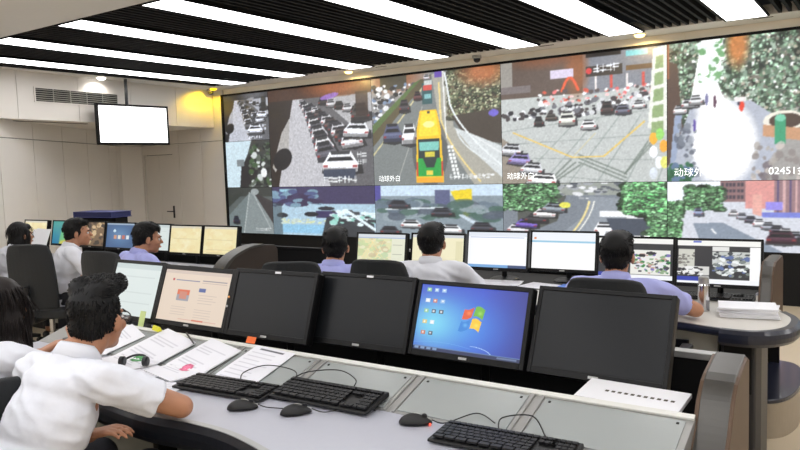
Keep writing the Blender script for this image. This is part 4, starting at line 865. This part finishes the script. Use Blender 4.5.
        b.ell(hp(0, .03, .085), (.062, .055, .036), hd); b.ell(hp(.01, .0, .09), (.07, .07, .045), hd)
    hme = remesh(b, .008, 3, 'hair'); ho = link('hair', hme, hm, root, smooth=True)
    L = MB(); vsn = [(v.co.copy(), v.normal.copy()) for v in hme.vertices]; rr = random.Random(int(abs(hx)*1000))
    hi = hd.inverted()
    nl = 1500 if vox < .007 else 500
    for _ in range(nl):
        p, nm = rr.choice(vsn); lp = hi @ (p-hc); 
        if hair == 'long': fl = V((lp.x*.4, -.05, -1)); ln = .09
        elif hair == 'quiff' and lp.z > .08: fl = V((rr.uniform(-.3, .3), 1, .12)); ln = .026
        elif hair == 'quiff': fl = V((0, -.1, -1)); ln = .014
        else: fl = V((lp.x*4, .7 if lp.z > .06 else -.2, -.6)); ln = .032 if lp.z > .03 else .011
        fl = hd @ fl.normalized(); fl = (fl-nm*fl.dot(nm)*.75).normalized(); wd = rr.uniform(.0018, .0036)
        a = p-nm*.004; m_ = p+fl*ln*.55+nm*.0035; e_ = p+fl*ln+nm*.001
        L.tube([a, m_, e_], 0, 4, [wd, wd*.8, wd*.12])
    L.build('hair_locks', hm, ho, smooth=True)['kind'] = 'stuff'
    if glasses:
        gl = MB()
        for sx in (-1, 1):
            pts = [hp(sx*(.034+.024*cos(2*pi*q/20)), .107, -.006+.019*sin(2*pi*q/20)) for q in range(21)]; gl.tube(pts, .0022, 6)
            gl.tube([hp(sx*.058, .104, 0), hp(sx*.072, .07, .002), hp(sx*.081, .0, .0), hp(sx*.08, -.02, -.016)], .0022, 6)
        gl.tube([hp(-.011, .108, -.002), hp(0, .112, .002), hp(.011, .108, -.002)], .0022, 6)
        go = gl.build('glasses', M_edge, root)
        for sx in (-1, 1): MB().lathe([(.0, -.0005), (.023, -.0005), (.023, .0005), (.0, .0005)], hp(sx*.034, .107, -.006), 16, hd @ Rx(pi/2)).build('lens', mat('lens_glass', (1, 1, 1), .03, trans=1., var=0), go)
    return root, dict(elb=elb, wri=wri, sh=sh, off=off, nb=nb, hc=hc)
def world_to_local(p, head_top_off, yaw): return Rz(-radians(yaw)) @ (V(p)-head_top_off)
G_P = [
 ('man in white short-sleeved shirt and glasses leaning on the front console', (-2.28, 1.45, 1.225), 6, 30, M_shirtw, 'quiff', dict(wid=.93, rhw=(-2.25, 1.60, .785), lhw=(-2.25, 1.37, .71), head_yaw=16, head_pitch=4, vox=.006, glasses=True, relbow=(-1.985, 1.55, .80), seat=.50), 'black office chair of the man with glasses in the foreground', (22, -.12, .0)),
 ('long-haired woman in white shirt beside the man with glasses', (-2.91, 1.44, 1.205), 16, 20, M_shirtw, 'long', dict(hmat=M_hairb, rh=(.10, .52, .86), lh=(-.1, .5, .8), vox=.006, head_pitch=8, head_yaw=30, seat=.5, wid=.88), 'black office chair of the long-haired woman at the left frame edge', (46, .09, .09, .88)),
 ('long-haired woman in white shirt at the far left of the left console', (-6.75, 3.56, 1.185), 2, 10, M_shirtw, 'long', dict(wid=.88), 'black office chair of the long-haired woman at the left console', 0),
 ('white-shirted short-haired man turned right at the left console', (-5.80, 3.55, 1.235), -22, 12, M_shirtw, 'short', dict(rh=(.2, .42, .78), head_yaw=-14), 'black office chair behind the short-haired man at the left console', (52, .0, -.05)),
 ('lilac-shirted man bent over the left console', (-4.80, 3.52, 1.22), -10, 18, M_shirtl, 'short', dict(rh=(.2, .44, .77), head_yaw=-18, head_pitch=6), 'black office chair under the lilac-shirted man at the left console', (20, .16, .0)),
 ('lilac-shirted man at the middle console beside the green map monitor', (-2.93, 3.56, 1.218), 20, 12, M_shirtl, 'short', dict(rh=(.2, .46, .78), head_yaw=14), 'black office chair left of the lilac-shirted man at the middle console', (8, -.15, -.05)),
 ('white-shirted man at the middle console facing a cream page', (-2.36, 3.82, 1.235), 18, 10, M_shirtw, 'short', dict(rh=(.22, .46, .78), lh=(-.2, .46, .78), wid=1.03), 'black office chair behind the white-shirted man at the middle console', (-10, -.17, -.04)),
 ('lilac-shirted man at the right end of the middle console', (-1.155, 3.70, 1.222), 10, 14, M_shirtl, 'short', dict(rh=(.0, .60, .79), relbow=(-.80, 3.92, .79), wid=1.02), 'black office chair under the lilac-shirted man on the right', (-6, .05, -.03))]
for lb, top, yw, le, shm, hr, kw, clb, ca in G_P:
    r_, inf = person(lb, top, yw, le, shm, hr, **kw)
    d_ = Rz(radians(yw)) @ V((0, -.05, 0)); ca, cx_, cy_, cs_ = (tuple(ca)+(1.,))[:4] if ca else (0, 0, 0, 1.); co_ = seat_chair(inf['off'].x+d_.x+cx_, inf['off'].y+d_.y+cy_, yw+ca, clb); co_.scale = (1, 1, cs_)

# ------------------------------------------------------------------ things on the desks
def keyboard(x, y, z, a, label, cable=None, w=.44, d=.155, tilt=0.):
    t = empty('keyboard', (x, y, z), radians(a), label, 'keyboard', 'black keyboards')
    t.rotation_euler = (radians(tilt), 0, radians(a))
    MB().prism([(-d/2, .002), (-d/2, .012), (d/2-.02, .022), (d/2, .02), (d/2, .002)], 'x', -w/2, w/2).build('body', M_kb, t, .004, 2)
    kb = MB(); rows = [(d/2-.028, 15, 0), (d/2-.054, 15, .003), (d/2-.074, 14, .006), (d/2-.094, 13, .01), (d/2-.114, 12, .014), (d/2-.134, 8, 0)]
    for (yy, n, off_) in rows:
        zz = .014+.008*((yy+d/2)/d); x0, x1 = -w/2+.012, w/2-.125; p = (x1-x0)/n
        for k in range(n):
            kb.box((x0+p*(k+.5), yy, zz+.005), (p*.86, .0165, .007))
        for k in range(3): 
            if n in (15, 8): kb.box((w/2-.11+.0175*k, yy, zz+.005), (.015, .0165, .007))
        for k in range(3 if n != 15 else 4): kb.box((w/2-.053+.0175*k-(.0 if n != 15 else .0175)+.0, yy, zz+.005), (.015, .0165, .007))
    kb.build('keycaps', M_key, t)['kind'] = 'stuff'
    if cable: MB().tube([V(p) for p in smooth3(cable)], .0022, 6).build('cable', M_kb, t)
    return t
def smooth3(pts, n=8):
    P = [V(pts[0])]+[V(p) for p in pts]+[V(pts[-1])]; out = []
    for i in range(1, len(P)-2):
        for k in range(n):
            t = k/n; p0, p1, p2, p3 = P[i-1:i+3]
            out.append(.5*((2*p1)+(p2-p0)*t+(2*p0-5*p1+4*p2-p3)*t*t+(3*p1-p0-3*p2+p3)*t**3))
    out.append(P[-1]); return out
def mouse(x, y, z, a, label, cable=None, glow=False):
    t = empty('mouse', (x, y, z), radians(a), label, 'mouse', 'black mice')
    b_ = MB().ell((0, 0, 0), (.03, .056, .034), None, 20, 12); b_.v = [(vx*(1-.15*(vy/.056)), vy, max(.0015, vz*(1-.25*max(0, vy/.056)))) for vx, vy, vz in b_.v]
    b_.build('shell', M_kb, t, smooth=True)
    MB().lathe([(.009, -.004), (.01, 0), (.009, .004)], (0, .03, .024), 14, Matrix.Rotation(pi/2, 3, 'Y')).build('scroll_wheel', M_chairp, t)
    MB().tube([(0, .054, .012), (0, .01, .033), (0, -.005, .0345)], .0012, 5).build('button_seam', M_grey, t)
    if cable: MB().tube(smooth3(cable), .002, 6).build('cable', M_kb, t)
    if glow: MB().box((.02, .05, .004), (.012, .006, .004)).build('sensor_light', mat('red_led', (1, .08, .04), .4, var=0, emit=1.5), t)
DZ = .7535
keyboard(-2.10, 1.86, DZ, 5, 'black keyboard beside the man with glasses on the front console', [(0, .075, .012), (-.03, .13, .03), (.05, .18, .055), (.2, .17, .05), (.24, .1, .02)])
keyboard(-1.665, 1.945, .767, 2, 'black keyboard in the middle of the front console', [(.06, .077, .012), (.05, .11, .03), (-.05, .14, .04), (-.18, .1, .03), (-.235, .04, .004)], tilt=8.5)
keyboard(-.93, 1.88, DZ, 3, 'black keyboard at the bottom right of the front console', [(-.05, .077, .012), (-.06, .13, .035), (.03, .16, .045), (.1, .08, .02)])
mouse(-1.885, 1.735, DZ, -52, 'black mouse nearest the man with glasses', [(0, .055, .012), (.02, .09, .006), (.04, .16, .004)])
mouse(-1.68, 1.79, DZ, -45, 'black mouse in front of the middle keyboard', [(0, .055, .012), (.03, .1, .005), (.0, .2, .004), (.06, .27, .004)])
mouse(-1.265, 1.912, DZ, -64, 'black mouse with a small red light on the front console', [(0, .055, .012), (.02, .1, .01), (-.02, .2, .03), (.04, .26, .02)], True)
# sheets of paper
def sheet_pic(stamp=None, seed=0, head=False, lines=14):
    rr = random.Random(seed); c = Cv(42, 58, (234, 234, 240)); 
    for k in range(lines):
        y = .12+.78*k/lines; c.line([(.1, y), (.1+.8*rr.uniform(.5, 1), y)], .012, (204, 204, 212))
    if head: c.line([(.2, .07), (.8, .07)], .03, (90, 90, 100))
    if stamp: c.ell(.55, .62, .13, .09, stamp); c.ell(.55, .62, .09, .06, tuple(min(255, k+30) for k in stamp))
    return c
def paper(x, y, z, a, label, cv=None, w=.21, d=.297, tilt=0., curl=.0, group='papers on the front console', name='paper_sheet', th=.0016):
    """one sheet (or thin wad) with a gentle curl"""
    t = empty(name, (x, y, z), 0, label, 'paper', group); t.rotation_euler = (radians(tilt), 0, radians(a))
    n = 8; vs = []
    for j in range(n+1):
        v = j/n-.5; vs += [(-w/2, v*d, curl*(2*v)**2), (w/2, v*d, curl*(2*v)**2), (-w/2, v*d, curl*(2*v)**2+th), (w/2, v*d, curl*(2*v)**2+th)]
    fs = [(0, 1, 3, 2), (4*n+1, 4*n, 4*n+2, 4*n+3)]
    for j in range(n): b_ = 4*j; fs += [(b_, b_+4, b_+5, b_+1), (b_+2, b_+3, b_+7, b_+6), (b_, b_+2, b_+6, b_+4), (b_+1, b_+5, b_+7, b_+3)]
    MB().add(vs, fs).build('leaf', M_paper, t)
    if cv is not None:
        me = screen_mesh(cv, w*.98, d*.98, 'print'); me.transform(Matrix.Translation((-w*.49, 0, -d*.49))); me.transform(Matrix.Rotation(-pi/2, 4, 'X'))
        for v in me.vertices: v.co.z = curl*(2*v.co.y/d)**2+th+.0006
        link('print', me, M_print, t)
    return t
st = math.degrees(sl_ang)
def surf(y): return .7535 if y < 1.958 else .7535+(min(y, 2.2)-1.958)*(.072/.23)+.0045
def ps(x, s_, a, label, cv, lift=.001, w=.21, d=.297, th=.0016):
    """a sheet draped over the flat worktop and the sloping rear panel"""
    yc = 1.965+s_; zc = surf(yc); t = empty('paper_sheet', (x, yc, zc), 0, label, 'paper', 'papers on the front console'); ca, sa = cos(radians(a)), sin(radians(a))
    def W(u, v, h): X, Y = u*ca-v*sa, u*sa+v*ca; return (X, Y, surf(yc+Y)-zc+lift+h)
    n, m = 24, 6; k = (n+1)*(m+1); vs = []
    for h in (0, th): vs += [W((i/m-.5)*w, (j/n-.5)*d, h) for j in range(n+1) for i in range(m+1)]
    fs = []
    for j in range(n):
        for i in range(m): q = j*(m+1)+i; fs += [(q, q+m+1, q+m+2, q+1), (k+q, k+q+1, k+q+m+2, k+q+m+1)]
    for i in range(m): q = n*(m+1)+i; fs += [(i, i+1, k+i+1, k+i), (q+1, q, k+q, k+q+1)]
    for j in range(n): q = j*(m+1); r = q+m; fs += [(q+m+1, q, k+q, k+q+m+1), (r, r+m+1, k+r+m+1, k+r)]
    MB().add(vs, fs).build('leaf', M_paper, t)
    if cv is not None:
        me = screen_mesh(cv, w*.98, d*.98, 'print')
        for vtx in me.vertices: vtx.co = W(vtx.co.x-w*.49, vtx.co.z-d*.49, th+.0008)
        link('print', me, M_print, t)
    return t
ps(-2.79, .03, -14, 'white document with a green stamp beside the man with glasses', sheet_pic((60, 130, 70), 1), .004, w=.30, d=.36, th=.004)
ps(-2.46, .03, -12, 'white document with a pink stamp under the peach page monitor', sheet_pic((206, 96, 130), 2), .004, w=.25, d=.33, th=.004)
ps(-2.16, .07, -4, 'white printed form under the switched-off monitor beside the peach page', sheet_pic(None, 3, True, 18), .001, w=.24, d=.30)
paper(-2.62, 1.80, DZ, -18, 'loose white sheet under the forearm of the man with glasses', sheet_pic(None, 4), .21, .28, th=.001)
paper(-2.36, 1.72, DZ, 20, 'loose white sheet beside the keyboard of the man with glasses', sheet_pic(None, 9), .2, .2, th=.001)
t = paper(-.665, 2.275, .826, -3, 'white booklet with a printed title lying beside the aluminium upright', None, .33, .155, name='booklet', th=.014, tilt=6)
def line_marks(parent, n, x0, dx, y, z, m):
    for k in range(n): MB().box((x0+dx*k, y, z), (dx*.55, .012, .0008)).build('title_character', m, parent)
line_marks(t, 11, -.08, .021, -.005, .0148, M_joint)
ps(-3.12, .06, -20, 'pale green note sheet below the leftmost lit monitor', sheet_pic(None, 12), .001, w=.22, d=.3)
# sticky notes, clip, pens, headset
def sticky(loc, size, a, tilt, m, label): 
    o = MB().box((0, 0, 0), (size[0], size[1], .0012)).build('sticky_note', m); o.location = loc; o.rotation_euler = (radians(tilt), 0, radians(a)); return tag(o, label, 'sticky note')
sticky((-2.33, 2.215, .845), (.055, .03, 0), 0, 60, mat('orange_note', rgb(240, 110, 40), .6), 'orange sticky note at the foot of the switched-off monitor')
sticky((-3.19, 2.275, .845), (.045, .085, 0), 0, 72, mat('pale_green_note', rgb(206, 222, 150), .7), 'pale green sticky note on the leftmost lit monitor')
sticky((-3.2, 2.10, .81), (.09, .075, 0), 12, 18, mat('pale_yellow_note', rgb(222, 226, 170), .7), 'pale yellow note lying below the leftmost lit monitor')
cl = empty('bulldog_clip', (-2.93, 2.17, .835), radians(-14), 'bright yellow clip holding the document with the green stamp', 'clip')
MB().prism([(-.012, 0), (.012, 0), (.004, .022), (-.004, .022)], 'x', -.035, .035).build('jaw', mat('yellow_clip', rgb(226, 222, 40), .4), cl, .002); MB().tube([(-.03, 0, .01), (-.055, .0, .016), (-.06, 0, .012)], .003, 6).build('lever', M_chrome, cl)
def pen(p0, p1, label, m): return tag(MB().tube([p0, V(p0)+(V(p1)-V(p0))*.9, p1], 0, 8, [.004, .004, .001]).build('pen', m), label, 'pen')
pen((-2.70, 2.16, .85), (-2.575, 2.10, .825), 'black pen lying across the stamped documents', M_edge)
hs = empty('headset', (-2.70, 1.86, .765), radians(25), 'black headset lying on papers beside the man with glasses', 'headset')
MB().tube([(.055*cos(pi*k/12), .02+.05*sin(pi*k/12), .014+.02*sin(pi*k/12)) for k in range(13)], .005, 8).build('headband', M_edge, hs)
for sx in (-1, 1): MB().lathe([(.014, -.012), (.022, -.008), (.022, .008), (.014, .012)], (sx*.055, .02, .018), 16, Matrix.Rotation(pi/2, 3, 'Y')).build('ear_cup', M_edge, hs)
# middle console: thermos, paper stack, keyboard, cup
th = empty('thermos_flask', (-.815, 4.13, .751), 0, 'brushed steel thermos flask standing by the right-hand keyboard', 'flask')
MB().lathe([(.028, 0), (.031, .004), (.031, .14), (.027, .15)], n=24).build('body', M_chrome, th, smooth=False); MB().lathe([(.0265, .15), (.0275, .155), (.0275, .185), (.024, .19)], n=24).build('lid', M_alu2, th)
stk = empty('document_stack', (-.6, 4.12, .751), radians(6), 'untidy stack of white documents at the rounded end of the middle console', 'papers')
for k in range(5):
    MB().box((random.uniform(-.012, .012), random.uniform(-.012, .012), .006+.0105*k), (.28, .20, .009), Rz(random.uniform(-.12, .12))).build('document', M_paper, stk, .001)
keyboard(-.83, 4.50, .7515, 2, 'black keyboard under the camera window monitors at the right', w=.44, d=.15)
cp = empty('desk_box', (-.555, 4.40, .751), 0, 'small pale box beside the middle console upright', 'box'); MB().bb(-.035, .035, -.025, .025, 0, .06).build('carton', M_wall, cp, .003); MB().bb(-.036, .036, -.026, .026, .06, .07).build('lid', M_top, cp, .002)
G5 = 'papers on the middle console'
paper(-2.22, 4.46, .753, 8, 'open white booklet left of the blue folder on the middle console', sheet_pic(None, 21), .3, .21, group=G5, curl=.01)
paper(-1.92, 4.50, .753, -10, 'white sheet lying under the white lit monitors', sheet_pic(None, 22), .26, .2, group=G5)
tag(MB().box((0, 0, .005), (.2, .26, .01)).build('blue_folder', mat('blue_folder', rgb(90, 130, 220), .5), None, .002), 'thin blue folder on the middle console', 'folder').location = (-1.70, 4.46, .751)
paper(-2.9, 4.1, .752, 4, 'white sheet in front of the green map monitor', sheet_pic(None, 23), .21, .29, group=G5)
paper(-1.35, 4.15, .752, 4, 'white sheet in front of the lilac-shirted man on the right', sheet_pic(None, 24), .21, .29, group=G5)
G6 = 'papers on the left console'
paper(-5.25, 4.03, .752, -20, 'white sheet under the yellow lit monitors', sheet_pic(None, 31), .24, .3, group=G6, curl=.012)
paper(-5.55, 4.0, .752, 10, 'cream sheet beside the lilac-shirted man at the left console', sheet_pic(None, 32), .21, .29, group=G6)
keyboard(-4.85, 4.05, .752, -4, 'black keyboard nearest the left console upright')
for k, (x, y, a) in enumerate(((-7.62, 4.15, 20), (-7.82, 4.2, -12))):
    o = MB().box((0, 0, .15), (.22, .008, .3)).build('standing_paper', M_paper, None); o.location = (x, y, .76); o.rotation_euler = (radians(-28), 0, radians(a)); tag(o, ['white document leaning beside the teal monitor', 'white document leaning at the far left of the left console'][k], 'paper', G6)
bd_ = empty('binder', (-7.42, 4.86, .85), radians(4), 'dark blue box binder lying behind the brown picture monitor', 'binder')
M_blue = mat('binder_blue', rgb(44, 52, 116), .5)
MB().bb(-.33, .33, -.14, .14, .27, .276).build('cover', M_blue, bd_, .001); MB().bb(-.33, .33, -.14, .14, .33, .336).build('cover', M_blue, bd_, .001); MB().bb(-.33, -.32, -.14, .14, .276, .33).build('spine', M_blue, bd_); MB().bb(-.318, .322, -.132, .132, .278, .328).build('pages', mat('navy_box', rgb(40, 46, 96), .6), bd_)
MB().bb(-.3, .3, -.06, .1, -.21, .27).build('pedestal', M_dark, bd_)
yb = empty('tea_bottle', (-3.05, 1.78, .7535), 0, 'small yellow bottle between the two people at the front console', 'bottle')
MB().lathe([(.026, 0), (.028, .005), (.028, .075), (.018, .095)], n=18).build('body', mat('yellow_bottle', rgb(222, 170, 60), .4), yb); MB().lathe([(.019, .095), (.02, .1), (.02, .115), (.018, .118)], n=18).build('cap', M_edge, yb)
